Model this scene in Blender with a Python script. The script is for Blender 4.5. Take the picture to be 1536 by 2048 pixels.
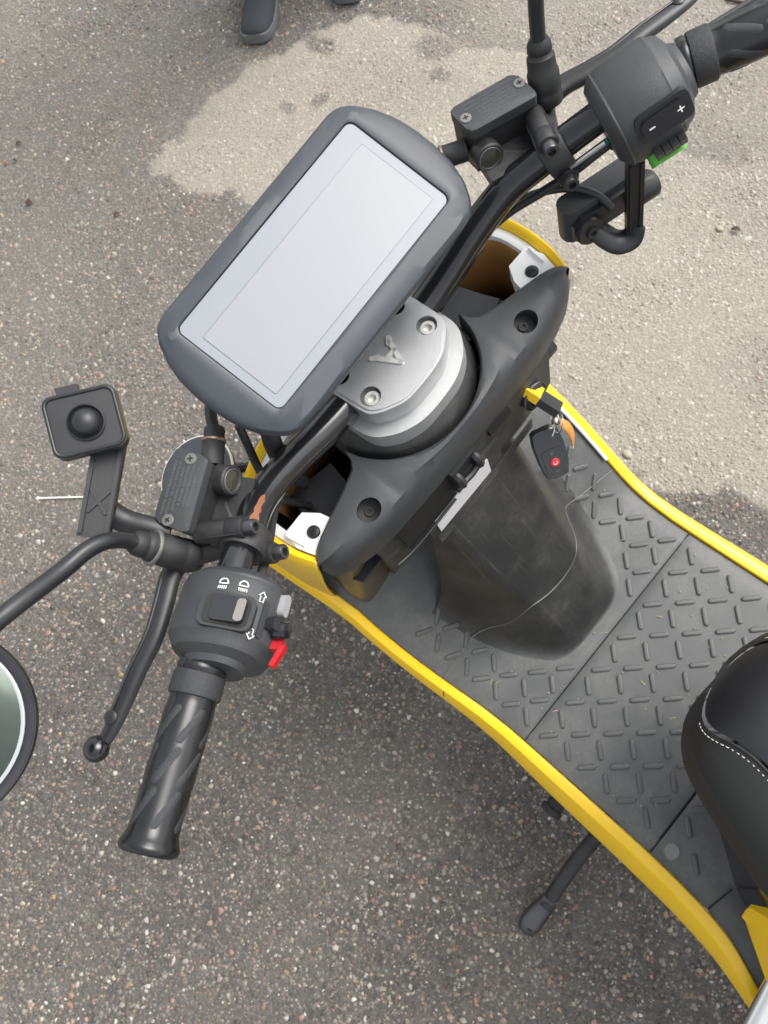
import bpy, bmesh, math, random
import numpy as np
from mathutils import Matrix, Vector

random.seed(7); rng = np.random.default_rng(7)
R = math.radians
for o in list(bpy.data.objects):
    bpy.data.objects.remove(o)
S = bpy.context.scene
COL = S.collection

# ------------------------------------------------------------------ camera, sky, sun, exposure
LEAN = 0.0866          # the scooter rests on its side stand and leans to its left
STEER = 0.0354         # the bar is turned a touch to the left
ROOT = Matrix.Rotation(-LEAN, 4, 'X')
HM = Matrix.Rotation(STEER, 4, 'Z')

cam_d = bpy.data.cameras.new('camera'); cam = bpy.data.objects.new('camera', cam_d); COL.objects.link(cam)
cam_d.sensor_fit = 'VERTICAL'; cam_d.sensor_height = 36; cam_d.lens = 1556.2 / 2048 * 36
cam_d.clip_start = 0.02; cam_d.clip_end = 2000
yaw, pitch, roll = -0.1951, 1.2121, -0.6941
F_ = Vector((math.cos(pitch) * math.cos(yaw), math.cos(pitch) * math.sin(yaw), -math.sin(pitch)))
r0 = F_.cross(Vector((0, 0, 1))).normalized(); u0 = r0.cross(F_)
rr = r0 * math.cos(roll) + u0 * math.sin(roll); uu = -r0 * math.sin(roll) + u0 * math.cos(roll)
cm = Matrix((rr, uu, -F_)).transposed().to_4x4(); cm.translation = Vector((-0.2717, 0.1406, 1.5174))
cam.matrix_world = ROOT @ cm
S.camera = cam
cam_d.dof.use_dof = True; cam_d.dof.focus_distance = 0.60; cam_d.dof.aperture_fstop = 18.0

SUN_EL, SUN_AZ = R(58), R(200)       # azimuth measured from +Y towards +X
world = bpy.data.worlds.new('World'); S.world = world; world.use_nodes = True
wn = world.node_tree.nodes; wl = world.node_tree.links
bg = wn['Background']
sky = wn.new('ShaderNodeTexSky'); sky.sky_type = 'NISHITA'; sky.sun_disc = False
sky.sun_elevation = SUN_EL; sky.sun_rotation = SUN_AZ; sky.dust_density = 4.0; sky.air_density = 1.0
hs = wn.new('ShaderNodeHueSaturation'); hs.inputs['Saturation'].default_value = 0.20
wl.new(sky.outputs['Color'], hs.inputs['Color']); wl.new(hs.outputs['Color'], bg.inputs['Color'])
bg.inputs['Strength'].default_value = 0.15

sun_d = bpy.data.lights.new('sun', 'SUN'); sun = bpy.data.objects.new('sun', sun_d); COL.objects.link(sun)
sun_d.energy = 0.8; sun_d.angle = R(40); sun_d.color = (1.0, 0.955, 0.89)
sd = Vector((math.sin(SUN_AZ) * math.cos(SUN_EL), math.cos(SUN_AZ) * math.cos(SUN_EL), math.sin(SUN_EL)))
sun.rotation_euler = (-sd).to_track_quat('-Z', 'Y').to_euler()
S.view_settings.view_transform = 'Standard'; S.view_settings.look = 'None'
S.view_settings.exposure = 1.10; S.view_settings.gamma = 1.0
S.render.engine = 'CYCLES'

# ------------------------------------------------------------------ materials
MATS = {}
def nt(name):
    m = bpy.data.materials.new(name); m.use_nodes = True
    n = m.node_tree.nodes; l = m.node_tree.links
    return m, n, l, n['Principled BSDF']
def noise(n, l, scale, detail=4, rough=0.55, coord=None, dist=0.0):
    t = n.new('ShaderNodeTexNoise'); t.inputs['Scale'].default_value = scale; t.inputs['Detail'].default_value = detail
    t.inputs['Roughness'].default_value = rough; t.inputs['Distortion'].default_value = dist
    if coord: l.new(coord, t.inputs['Vector'])
    return t
def ramp(n, l, src, pts):
    r = n.new('ShaderNodeValToRGB'); e = r.color_ramp.elements
    while len(e) < len(pts): e.new(0.5)
    for i, (p, c) in enumerate(pts):
        e[i].position = p; e[i].color = (*c, 1) if len(c) == 3 else c
    l.new(src, r.inputs['Fac']); return r
def mixc(n, l, fac, a, b, mode='MIX'):
    m = n.new('ShaderNodeMix'); m.data_type = 'RGBA'; m.blend_type = mode
    for sock, v in ((m.inputs[0], fac), (m.inputs[6], a), (m.inputs[7], b)):
        if isinstance(v, (int, float)): sock.default_value = v
        elif isinstance(v, tuple): sock.default_value = (*v, 1)
        else: l.new(v, sock)
    return m.outputs[2]
def plastic(name, col, rough=0.45, grain=0.0, gscale=900, dust=0.0, dustcol=(0.22, 0.21, 0.19), metal=0.0, wear=0.04, spec=0.5, coat=0.0):
    m, n, l, b = nt(name)
    tc = n.new('ShaderNodeTexCoord').outputs['Object']
    n1 = noise(n, l, 14, 6, 0.6, tc); n2 = noise(n, l, 160, 3, 0.6, tc)
    c = mixc(n, l, n1.outputs['Fac'], tuple(x * (1 - wear * 4) for x in col), tuple(min(1, x * (1 + wear * 4)) for x in col))
    if dust > 0:
        mul = n.new('ShaderNodeMath'); mul.operation = 'MULTIPLY'
        rp = ramp(n, l, n1.outputs['Fac'], [(0.40, (0, 0, 0)), (0.72, (1, 1, 1))])
        rp2 = ramp(n, l, n2.outputs['Fac'], [(0.35, (0.25, 0.25, 0.25)), (0.75, (1, 1, 1))])
        l.new(rp.outputs['Color'], mul.inputs[0]); l.new(rp2.outputs['Color'], mul.inputs[1])
        m2 = n.new('ShaderNodeMath'); m2.operation = 'MULTIPLY'; m2.inputs[1].default_value = dust
        l.new(mul.outputs[0], m2.inputs[0])
        c = mixc(n, l, m2.outputs[0], c, dustcol)
    l.new(c, b.inputs['Base Color'])
    mr = n.new('ShaderNodeMapRange'); mr.inputs['To Min'].default_value = max(0.05, rough - 0.10); mr.inputs['To Max'].default_value = min(1, rough + 0.12)
    l.new(n1.outputs['Fac'], mr.inputs['Value']); l.new(mr.outputs['Result'], b.inputs['Roughness'])
    b.inputs['Metallic'].default_value = metal; b.inputs['Specular IOR Level'].default_value = spec
    b.inputs['Coat Weight'].default_value = coat; b.inputs['Coat Roughness'].default_value = 0.12
    if grain > 0:
        g = noise(n, l, gscale, 2, 0.5, tc)
        bp = n.new('ShaderNodeBump'); bp.inputs['Strength'].default_value = grain; bp.inputs['Distance'].default_value = 0.0006
        l.new(g.outputs['Fac'], bp.inputs['Height']); l.new(bp.outputs['Normal'], b.inputs['Normal'])
    MATS[name] = m
    return m

plastic('black_grain', (0.036, 0.039, 0.042), 0.46, 0.35, 1500, dust=0.10)
plastic('black_satin', (0.015, 0.016, 0.018), 0.38, 0.08, 1200, dust=0.06)
plastic('black_gloss', (0.008, 0.0085, 0.010), 0.16, 0.0, dust=0.05, coat=0.3)
plastic('black_rubber', (0.016, 0.017, 0.018), 0.55, 0.2, 1400, dust=0.08)
plastic('grip_rubber', (0.009, 0.0095, 0.011), 0.24, 0.05, 1400, dust=0.05)
plastic('cast_black', (0.014, 0.0145, 0.016), 0.40, 0.5, 2200, dust=0.30, dustcol=(0.16, 0.155, 0.14))
plastic('bracket_dust', (0.020, 0.020, 0.020), 0.55, 0.4, 1800, dust=0.55, dustcol=(0.20, 0.19, 0.165))
plastic('display_grey', (0.045, 0.052, 0.061), 0.40, 0.25, 2400, dust=0.04)
plastic('mat_rubber', (0.078, 0.082, 0.082), 0.44, 0.45, 1100, dust=0.65, dustcol=(0.20, 0.195, 0.175))
plastic('column_plastic', (0.021, 0.022, 0.022), 0.50, 0.4, 1100, dust=0.50, dustcol=(0.14, 0.135, 0.12))
plastic('yellow_paint', (0.92, 0.575, 0.001), 0.33, 0.0, dust=0.22, dustcol=(0.55, 0.42, 0.16), wear=0.02, coat=0.25)
plastic('yellow_trim', (0.80, 0.52, 0.01), 0.4, wear=0.01)
plastic('olive_trim', (0.085, 0.066, 0.030), 0.32, 0.1, 900, dust=0.15)
plastic('shaded_yellow_inner', (0.66, 0.34, 0.11), 0.45, 0.0, dust=0.15, dustcol=(0.35, 0.2, 0.08))  # yellow shell plastic, browned: the shade inside is mixed into its colour
plastic('white_plastic', (0.82, 0.83, 0.81), 0.42, 0.0, dust=0.12, dustcol=(0.45, 0.43, 0.38), wear=0.02)
plastic('cast_alu', (0.50, 0.51, 0.52), 0.42, 0.5, 1800, dust=0.18, dustcol=(0.25, 0.24, 0.22), metal=0.75, wear=0.03)
plastic('cast_alu_rough', (0.48, 0.49, 0.49), 0.5, 0.45, 1300, dust=0.3, dustcol=(0.26, 0.25, 0.22), metal=0.6, wear=0.04)
plastic('emblem_alu', (0.66, 0.65, 0.62), 0.38, 0.3, 2600, metal=0.35)
plastic('steel', (0.62, 0.61, 0.58), 0.25, 0.1, 900, dust=0.2, metal=1.0)
plastic('dark_steel', (0.10, 0.10, 0.105), 0.32, 0.2, 1800, dust=0.25, metal=0.8)
plastic('screw_grey', (0.20, 0.20, 0.19), 0.45, 0.3, 1800, dust=0.3, metal=0.6)
plastic('chrome_bright', (0.75, 0.75, 0.73), 0.22, 0.0, dust=0.1, metal=1.0)
plastic('rust_chip', (0.20, 0.065, 0.025), 0.5, 0.8, 900, dust=0.9, dustcol=(0.30, 0.17, 0.10))
plastic('void_black', (0.004, 0.004, 0.0045), 0.6)
plastic('hose_rubber', (0.02, 0.0205, 0.021), 0.45, 0.2, 900, dust=0.15)
plastic('white_print', (0.80, 0.80, 0.78), 0.5, wear=0.01)
plastic('lid_text', (0.115, 0.118, 0.125), 0.5, 0.3, 2500)
plastic('grey_button', (0.27, 0.275, 0.28), 0.45)
plastic('pale_rocker', (0.19, 0.185, 0.165), 0.3)
plastic('red_plastic', (0.42, 0.012, 0.018), 0.32, wear=0.01)
plastic('green_plastic', (0.08, 0.36, 0.03), 0.38, wear=0.01)
plastic('teal_wire', (0.01, 0.16, 0.15), 0.3)
plastic('orange_leather', (0.58, 0.22, 0.035), 0.45, 0.5, 700, dust=0.25, dustcol=(0.7, 0.4, 0.15))
plastic('label_paper', (0.62, 0.61, 0.62), 0.5, dust=0.2)
plastic('seat_vinyl', (0.012, 0.0125, 0.016), 0.42, 0.5, 1300, dust=0.03)
plastic('stitch_thread', (0.72, 0.71, 0.66), 0.8)
plastic('copper_washer', (0.36, 0.25, 0.19), 0.4, metal=0.9)
plastic('shoe_knit', (0.030, 0.034, 0.040), 0.85, 0.8, 700, wear=0.05)
plastic('shoe_sole', (0.12, 0.13, 0.135), 0.7, 0.2, 600)
plastic('trouser_cloth', (0.014, 0.015, 0.020), 0.9, 0.5, 900)
plastic('jacket_cloth', (0.03, 0.034, 0.045), 0.9, 0.4, 700)
plastic('skin', (0.48, 0.30, 0.22), 0.5)
plastic('hair', (0.03, 0.02, 0.014), 0.6, 0.6, 300)
plastic('tyre_rubber', (0.022, 0.022, 0.022), 0.8, 0.5, 500, dust=0.3)
plastic('leaf_brown', (0.055, 0.030, 0.016), 0.8, 0.6, 200)
plastic('leaf_rust', (0.30, 0.09, 0.02), 0.7, 0.6, 200)
plastic('straw', (0.42, 0.34, 0.20), 0.7)
plastic('stick_white', (0.70, 0.68, 0.62), 0.6, dust=0.2)
plastic('pebble_beige', (0.36, 0.32, 0.25), 0.7, 0.6, 300)

def knurl(name, col, scale):
    m, n, l, b = nt(name)
    tc = n.new('ShaderNodeTexCoord').outputs['Object']
    v = n.new('ShaderNodeTexVoronoi'); v.inputs['Scale'].default_value = scale; l.new(tc, v.inputs['Vector'])
    bp = n.new('ShaderNodeBump'); bp.inputs['Strength'].default_value = 0.6; bp.inputs['Distance'].default_value = 0.0004
    l.new(v.outputs['Distance'], bp.inputs['Height']); l.new(bp.outputs['Normal'], b.inputs['Normal'])
    rp = ramp(n, l, v.outputs['Distance'], [(0.0, tuple(c * 1.5 for c in col)), (0.7, tuple(c * 0.5 for c in col))])
    l.new(rp.outputs['Color'], b.inputs['Base Color']); b.inputs['Roughness'].default_value = 0.55
    MATS[name] = m
def scratched(src, name):
    m = MATS[src].copy(); m.name = name; n = m.node_tree.nodes; l = m.node_tree.links; b = n['Principled BSDF']
    tc = n.new('ShaderNodeTexCoord').outputs['Object']; col = b.inputs['Base Color'].links[0].from_socket
    for rot, sc, thr, amt in (((.3, .5, .9), (9, 260, 9), .66, .22), ((.2, -.4, -.5), (14, 420, 14), .69, .16)):
        mp = n.new('ShaderNodeMapping'); mp.inputs['Rotation'].default_value = rot; mp.inputs['Scale'].default_value = sc; l.new(tc, mp.inputs['Vector'])
        t = noise(n, l, 1.0, 3, 0.6, mp.outputs['Vector']); rp = ramp(n, l, t.outputs['Fac'], [(thr-.04, (0, 0, 0)), (thr+.05, (amt, amt, amt))])
        col = mixc(n, l, rp.outputs['Color'], col, (0.16, 0.155, 0.14))
    ge = n.new('ShaderNodeNewGeometry'); sx = n.new('ShaderNodeSeparateXYZ'); l.new(ge.outputs['Normal'], sx.inputs['Vector'])
    rp = ramp(n, l, sx.outputs['Z'], [(.72, (0, 0, 0)), (.985, (.85, .85, .85))]); nd = noise(n, l, 40, 4, .6, tc)
    dc = ramp(n, l, nd.outputs['Fac'], [(.3, (.066, .069, .069)), (.7, (.105, .108, .105))])
    col = mixc(n, l, rp.outputs['Color'], col, dc.outputs['Color'])
    l.new(col, b.inputs['Base Color']); MATS[name] = m
scratched('column_plastic', 'column_scratched')
knurl('knurl_rubber', (0.034, 0.036, 0.039), 1900)

def fabric(name):
    m, n, l, b = nt(name)
    tc = n.new('ShaderNodeTexCoord').outputs['Object']
    w = n.new('ShaderNodeTexWave'); w.inputs['Scale'].default_value = 620; w.inputs['Distortion'].default_value = 0.4
    w.bands_direction = 'Z'; l.new(tc, w.inputs['Vector'])
    n1 = noise(n, l, 700, 2, 0.5, tc)
    ad = n.new('ShaderNodeMath'); ad.operation = 'ADD'; l.new(w.outputs['Fac'], ad.inputs[0]); l.new(n1.outputs['Fac'], ad.inputs[1])
    bp = n.new('ShaderNodeBump'); bp.inputs['Strength'].default_value = 0.35; bp.inputs['Distance'].default_value = 0.0005
    l.new(ad.outputs[0], bp.inputs['Height']); l.new(bp.outputs['Normal'], b.inputs['Normal'])
    rp = ramp(n, l, w.outputs['Fac'], [(0.0, (0.008, 0.0085, 0.008)), (1.0, (0.020, 0.021, 0.020))])
    l.new(rp.outputs['Color'], b.inputs['Base Color']); b.inputs['Roughness'].default_value = 0.62
    MATS[name] = m
fabric('seat_fabric')

def glassy(name, col, rough=0.06, spec=0.5, emit=None, es=0.0, dirt=0.0, coat=0.6):
    m, n, l, b = nt(name)
    tc = n.new('ShaderNodeTexCoord').outputs['Object']
    n1 = noise(n, l, 30, 5, 0.65, tc)
    c = mixc(n, l, n1.outputs['Fac'], tuple(x * 0.97 for x in col), tuple(min(1, x * 1.03) for x in col))
    if dirt:
        n2 = noise(n, l, 420, 2, 0.5, tc)
        rp = ramp(n, l, n2.outputs['Fac'], [(0.70, (0, 0, 0)), (0.74, (dirt, dirt, dirt))])
        c = mixc(n, l, rp.outputs['Color'], c, tuple(x * 0.75 for x in col))
    l.new(c, b.inputs['Base Color']); b.inputs['Roughness'].default_value = rough; b.inputs['Specular IOR Level'].default_value = spec
    b.inputs['Coat Weight'].default_value = coat; b.inputs['Coat Roughness'].default_value = 0.05
    if emit: b.inputs['Emission Color'].default_value = (*emit, 1); b.inputs['Emission Strength'].default_value = es
    MATS[name] = m
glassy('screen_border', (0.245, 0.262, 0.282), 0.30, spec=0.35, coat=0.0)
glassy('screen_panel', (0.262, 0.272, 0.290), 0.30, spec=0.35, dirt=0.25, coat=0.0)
glassy('screen_line', (0.20, 0.22, 0.245), 0.3)
glassy('mirror_ring', (0.30, 0.32, 0.32), 0.3)
glassy('sight_lens', (0.035, 0.036, 0.026), 0.08)
glassy('rocker_black', (0.010, 0.011, 0.014), 0.10)
glassy('lens_amber', (0.5, 0.18, 0.02), 0.15)
glassy('lens_clear', (0.6, 0.62, 0.64), 0.08)
def mirror_mat():
    m, n, l, b = nt('mirror_glass')
    tc = n.new('ShaderNodeTexCoord').outputs['Object']
    n1 = noise(n, l, 18, 6, 0.7, tc)
    c = mixc(n, l, n1.outputs['Fac'], (0.035, 0.046, 0.039), (0.085, 0.10, 0.088))  # mottled dark green base stands in for trees reflected in the glass
    l.new(c, b.inputs['Base Color']); b.inputs['Metallic'].default_value = 0.9; b.inputs['Roughness'].default_value = 0.12
    MATS['mirror_glass'] = m
mirror_mat()

def asphalt():
    m, n, l, b = nt('asphalt')
    tc = n.new('ShaderNodeTexCoord').outputs['Object']
    at = n.new('ShaderNodeAttribute'); at.attribute_name = 'wet'
    vo = n.new('ShaderNodeTexVoronoi'); vo.inputs['Scale'].default_value = 165; l.new(tc, vo.inputs['Vector'])
    vd = n.new('ShaderNodeTexVoronoi'); vd.inputs['Scale'].default_value = 330; l.new(tc, vd.inputs['Vector'])
    nA = noise(n, l, 2.2, 6, 0.6, tc); nB = noise(n, l, 420, 4, 0.65, tc); nC = noise(n, l, 24, 5, 0.7, tc)
    sep = n.new('ShaderNodeSeparateColor'); l.new(vo.outputs['Color'], sep.inputs['Color'])
    stone = ramp(n, l, sep.outputs[0], [(0.0, (0.030, 0.028, 0.026)), (0.35, (0.060, 0.054, 0.048)), (0.62, (0.11, 0.095, 0.082)), (0.80, (0.21, 0.15, 0.115)), (0.93, (0.30, 0.28, 0.25)), (1.0, (0.42, 0.40, 0.36))])
    binder = ramp(n, l, nB.outputs['Fac'], [(0.3, (0.038, 0.037, 0.034)), (0.7, (0.110, 0.106, 0.098))])
    fac = ramp(n, l, vo.outputs['Distance'], [(0.25, (0.75, 0.75, 0.75)), (0.55, (0.1, 0.1, 0.1))])
    wetc = mixc(n, l, fac.outputs['Color'], binder.outputs['Color'], stone.outputs['Color'])
    wetc = mixc(n, l, 0.55, wetc, ramp(n, l, nC.outputs['Fac'], [(0.3, (0.6, 0.6, 0.6)), (0.7, (1.35, 1.32, 1.28))]).outputs['Color'], 'MULTIPLY')
    dust = ramp(n, l, nB.outputs['Fac'], [(0.25, (0.25, 0.228, 0.188)), (0.55, (0.405, 0.372, 0.310)), (0.8, (0.50, 0.467, 0.40))])
    dry = mixc(n, l, 0.22, dust.outputs['Color'], stone.outputs['Color'])
    c = mixc(n, l, at.outputs['Fac'], dry, wetc)
    l.new(c, b.inputs['Base Color'])
    rg = n.new('ShaderNodeMapRange'); rg.inputs['To Min'].default_value = 0.88; rg.inputs['To Max'].default_value = 0.50
    l.new(at.outputs['Fac'], rg.inputs['Value']); l.new(rg.outputs['Result'], b.inputs['Roughness'])
    h = n.new('ShaderNodeMath'); h.operation = 'MULTIPLY_ADD'; h.inputs[1].default_value = -1.0
    l.new(vo.outputs['Distance'], h.inputs[0]); l.new(nB.outputs['Fac'], h.inputs[2])
    bp = n.new('ShaderNodeBump'); bp.inputs['Strength'].default_value = 0.9; bp.inputs['Distance'].default_value = 0.003
    l.new(h.outputs[0], bp.inputs['Height']); l.new(bp.outputs['Normal'], b.inputs['Normal'])
    MATS['asphalt'] = m
asphalt()
def chips_mat():
    m, n, l, b = nt('chip_stone')
    at = n.new('ShaderNodeAttribute'); at.attribute_name = 'col'
    tc = n.new('ShaderNodeTexCoord').outputs['Object']; nB = noise(n, l, 700, 3, 0.6, tc)
    c = mixc(n, l, 0.5, at.outputs['Color'], ramp(n, l, nB.outputs['Fac'], [(0.3, (0.6, 0.6, 0.6)), (0.7, (1.4, 1.4, 1.4))]).outputs['Color'], 'MULTIPLY')
    l.new(c, b.inputs['Base Color']); b.inputs['Roughness'].default_value = 0.42
    MATS['chip_stone'] = m
chips_mat()

# ------------------------------------------------------------------ mesh helpers
def V(*a): return Vector(a)
def rpoly(w, h, r, n=5):
    p = []
    for cx, cy, a0 in ((w/2-r, h/2-r, 0), (-w/2+r, h/2-r, 90), (-w/2+r, -h/2+r, 180), (w/2-r, -h/2+r, 270)):
        for i in range(n + 1):
            a = R(a0 + 90 * i / n); p.append((cx + r * math.cos(a), cy + r * math.sin(a)))
    return p
def circ(r, n=24, ry=None): return [(r * math.cos(2*math.pi*i/n), (ry or r) * math.sin(2*math.pi*i/n)) for i in range(n)]
def bm_out(bm):
    bm.verts.index_update()
    v = [tuple(x.co) for x in bm.verts]; f = [[x.index for x in q.verts] for q in bm.faces]; bm.free(); return v, f
def prism(poly, z0, z1, bev=0.0, seg=2, topscale=None, which='all'):
    bm = bmesh.new()
    lo = [bm.verts.new((x, y, z0)) for x, y in poly]
    ts = topscale or 1.0
    hi = [bm.verts.new((x * ts, y * ts, z1)) for x, y in poly]
    n = len(poly)
    bm.faces.new(lo[::-1]); top = bm.faces.new(hi)
    for i in range(n): bm.faces.new((lo[i], lo[(i+1) % n], hi[(i+1) % n], hi[i]))
    if bev > 0:
        if which == 'top': es = list(top.edges)
        else:
            es = [e for e in bm.edges if len(e.link_faces) == 2 and e.calc_face_angle(0) > R(40)]
        bmesh.ops.bevel(bm, geom=es, offset=bev, segments=seg, profile=0.5, affect='EDGES', clamp_overlap=True)
    bmesh.ops.recalc_face_normals(bm, faces=bm.faces[:])
    return bm_out(bm)
def rbox(sx, sy, sz, bev=0.002, seg=2): return prism([(sx/2, sy/2), (-sx/2, sy/2), (-sx/2, -sy/2), (sx/2, -sy/2)], -sz/2, sz/2, bev, seg)
def lathe(prof, seg=28, ell=1.0, cap=True):
    v, f = [], []
    for r, z in prof:
        for i in range(seg):
            a = 2*math.pi*i/seg; v.append((r*math.cos(a), r*ell*math.sin(a), z))
    for k in range(len(prof)-1):
        for i in range(seg):
            j = (i+1) % seg
            f.append([k*seg+i, k*seg+j, (k+1)*seg+j, (k+1)*seg+i])
    if cap and prof[0][0] > 1e-5: f.append(list(range(seg))[::-1])
    if cap and prof[-1][0] > 1e-5: f.append([(len(prof)-1)*seg+i for i in range(seg)])
    return v, f
def catmull(P, sub):
    P = [Vector(p) for p in P]; out = []
    for i in range(len(P)-1):
        p0 = P[max(i-1, 0)]; p1 = P[i]; p2 = P[i+1]; p3 = P[min(i+2, len(P)-1)]
        for s in range(sub):
            t = s/sub
            out.append(0.5*((2*p1)+(p2-p0)*t+(2*p0-5*p1+4*p2-p3)*t*t+(3*p1-p0-3*p2+p3)*t**3))
    out.append(P[-1]); return out
def interp(vals, n):
    x = np.linspace(0, len(vals)-1, n); return np.interp(x, range(len(vals)), vals)
def tube(path, r, seg=14, sub=6, ell=None, up=(0, 0, 1), capr=True):
    """swept tube; r may be a list per control point; ell = (width factor, height factor)"""
    P = catmull(path, sub) if sub > 1 else [Vector(p) for p in path]; n = len(P)
    rad = interp(r, n) if isinstance(r, (list, tuple)) else [r]*n
    v, f = [], []; prev = None
    for i, p in enumerate(P):
        t = (P[min(i+1, n-1)] - P[max(i-1, 0)]).normalized()
        if prev is None:
            a = Vector(up); a = (a - t*a.dot(t))
            if a.length < 1e-4: a = Vector((1, 0, 0)) - t*t.x
            a.normalize()
        else:
            a = (prev - t*prev.dot(t)).normalized()
        prev = a; b = t.cross(a)
        ew, eh = ell if ell else (1, 1)
        for k in range(seg):
            q = 2*math.pi*k/seg
            v.append(tuple(p + b*(math.cos(q)*rad[i]*ew) + a*(math.sin(q)*rad[i]*eh)))
    for i in range(n-1):
        for k in range(seg):
            j = (k+1) % seg
            f.append([i*seg+k, i*seg+j, (i+1)*seg+j, (i+1)*seg+k])
    f.append(list(range(seg))[::-1]); f.append([(n-1)*seg+k for k in range(seg)])
    return v, f
def loft(rings, cap=True, closed=True):
    n = len(rings[0]); v = [tuple(p) for r in rings for p in r]; f = []
    for i in range(len(rings)-1):
        for k in range(n if closed else n-1):
            j = (k+1) % n
            f.append([i*n+k, i*n+j, (i+1)*n+j, (i+1)*n+k])
    if cap and closed:
        f.append(list(range(n))[::-1]); f.append([(len(rings)-1)*n+k for k in range(n)])
    return v, f
def sphere(r, seg=18, rings=12, sc=(1, 1, 1)):
    prof = [(r*math.sin(math.pi*i/rings), -r*math.cos(math.pi*i/rings)) for i in range(rings+1)]
    prof[0] = (0.0, -r); prof[-1] = (0.0, r)
    v, f = lathe(prof, seg); return [(x*sc[0], y*sc[1], z*sc[2]) for x, y, z in v], f
def fr(o, x, z):
    """frame: origin o, x axis, z axis"""
    z = Vector(z).normalized(); x = Vector(x); x = (x - z*x.dot(z)).normalized(); y = z.cross(x)
    m = Matrix((x, y, z)).transposed().to_4x4(); m.translation = Vector(o); return m
def axz(o, z):
    z = Vector(z).normalized(); x = Vector((1, 0, 0)) if abs(z.x) < 0.9 else Vector((0, 1, 0)); return fr(o, x, z)
MY = Matrix.Diagonal((1, -1, 1, 1))
class B:
    def __init__(s): s.v = []; s.f = []
    def add(s, vf, M=None):
        v, f = vf; o = len(s.v)
        if M is not None:
            v = [tuple(M @ Vector(p)) for p in v]
            if M.determinant() < 0: f = [q[::-1] for q in f]
        s.v += v; s.f += [[i+o for i in q] for q in f]; return s
    def build(s, name, mat, parent=None, ang=38, bevel=0):
        me = bpy.data.meshes.new(name); me.from_pydata(s.v, [], s.f)
        me.validate(); me.update()
        o = bpy.data.objects.new(name, me); COL.objects.link(o)
        if mat: me.materials.append(MATS[mat])
        me.shade_smooth()
        me.set_sharp_from_angle(angle=R(ang))
        if parent is not None: o.parent = parent
        return o
def part(name, vf, mat, parent, M=None, ang=38): return B().add(vf, M).build(name, mat, parent, ang)
def recalc(o):
    bm = bmesh.new(); bm.from_mesh(o.data); bmesh.ops.recalc_face_normals(bm, faces=bm.faces[:]); bm.to_mesh(o.data); bm.free(); return o
def cut(o, *cutters):
    """boolean difference, applied; the cutters are removed again"""
    for vf, M in cutters:
        c = B().add(vf, M).build('cutter', None, scooter); recalc(c)
        md = o.modifiers.new('cut', 'BOOLEAN'); md.object = c; md.operation = 'DIFFERENCE'; md.solver = 'EXACT'
        bpy.context.view_layer.update(); dg = bpy.context.evaluated_depsgraph_get(); me = bpy.data.meshes.new_from_object(o.evaluated_get(dg))
        o.modifiers.clear(); old = o.data; o.data = me; bpy.data.meshes.remove(old)
        cm_ = c.data; bpy.data.objects.remove(c); bpy.data.meshes.remove(cm_)
        o.data.shade_smooth(); o.data.set_sharp_from_angle(angle=R(35))
    return o
def text(s, size, depth=0.0002):
    c = bpy.data.curves.new('t', 'FONT'); c.body = s; c.size = size; c.extrude = depth; c.resolution_u = 2
    o = bpy.data.objects.new('t', c); COL.objects.link(o)
    dg = bpy.context.evaluated_depsgraph_get(); me = bpy.data.meshes.new_from_object(o.evaluated_get(dg))
    v = [tuple(x.co) for x in me.vertices]; f = [list(p.vertices) for p in me.polygons]
    bpy.data.objects.remove(o); bpy.data.curves.remove(c); bpy.data.meshes.remove(me); return v, f
def tag(o, label, cat=None, group=None, kind=None):
    if label: o['label'] = label
    if cat: o['category'] = cat
    if group: o['group'] = group
    if kind: o['kind'] = kind
    return o

# ------------------------------------------------------------------ ground
def fbm(x, y, sc, seed, octs=4):
    r2 = np.random.default_rng(seed); out = np.zeros_like(x); amp = 1.0
    for k in range(octs):
        for _ in range(3):
            a = r2.uniform(0, 2*np.pi); ph = r2.uniform(0, 6.28); w = sc*(2**k)*r2.uniform(0.7, 1.3)
            b_ = a + r2.uniform(0.8, 2.2); ph2 = r2.uniform(0, 6.28)
            out += amp*np.sin(w*(x*np.cos(a)+y*np.sin(a))+ph)*np.sin(w*0.8*(x*np.cos(b_)+y*np.sin(b_))+ph2)
        amp *= 0.55
    return out/3
DRY = np.array([(1.284, -1.018), (1.372, -.8375), (1.452, -.693), (1.4325, -.5236), (1.4287, -.362), (1.387, -.308), (1.32, -.3065), (1.176, -.3655),
                (1.096, -.3855), (.75, -.40), (.35, -.36), (.0, -.315), (-.096, -.345), (-.295, -.445), (-.6, -.62), (-.9, -1.6), (-.1, -1.75), (.10, -1.22), (.25, -1.04), (.5, -1.12), (.75, -1.16), (.95, -1.06), (1.12, -1.06)])  # by the shoes this outline also paints in part of the person's shadow
SPOTS = [(1.314, -.865, .055, .03), (1.036, -1.017, .07, .045), (.963, -.951, .035, .03), (.975, -1.12, .08, .05), (.80, -.93, .05, .04), (.35, -.62, .05, .035), (1.18, -.72, .02, .03), (1.24, -.66, .03, .02), (.62, -.55, .03, .02)]
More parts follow.
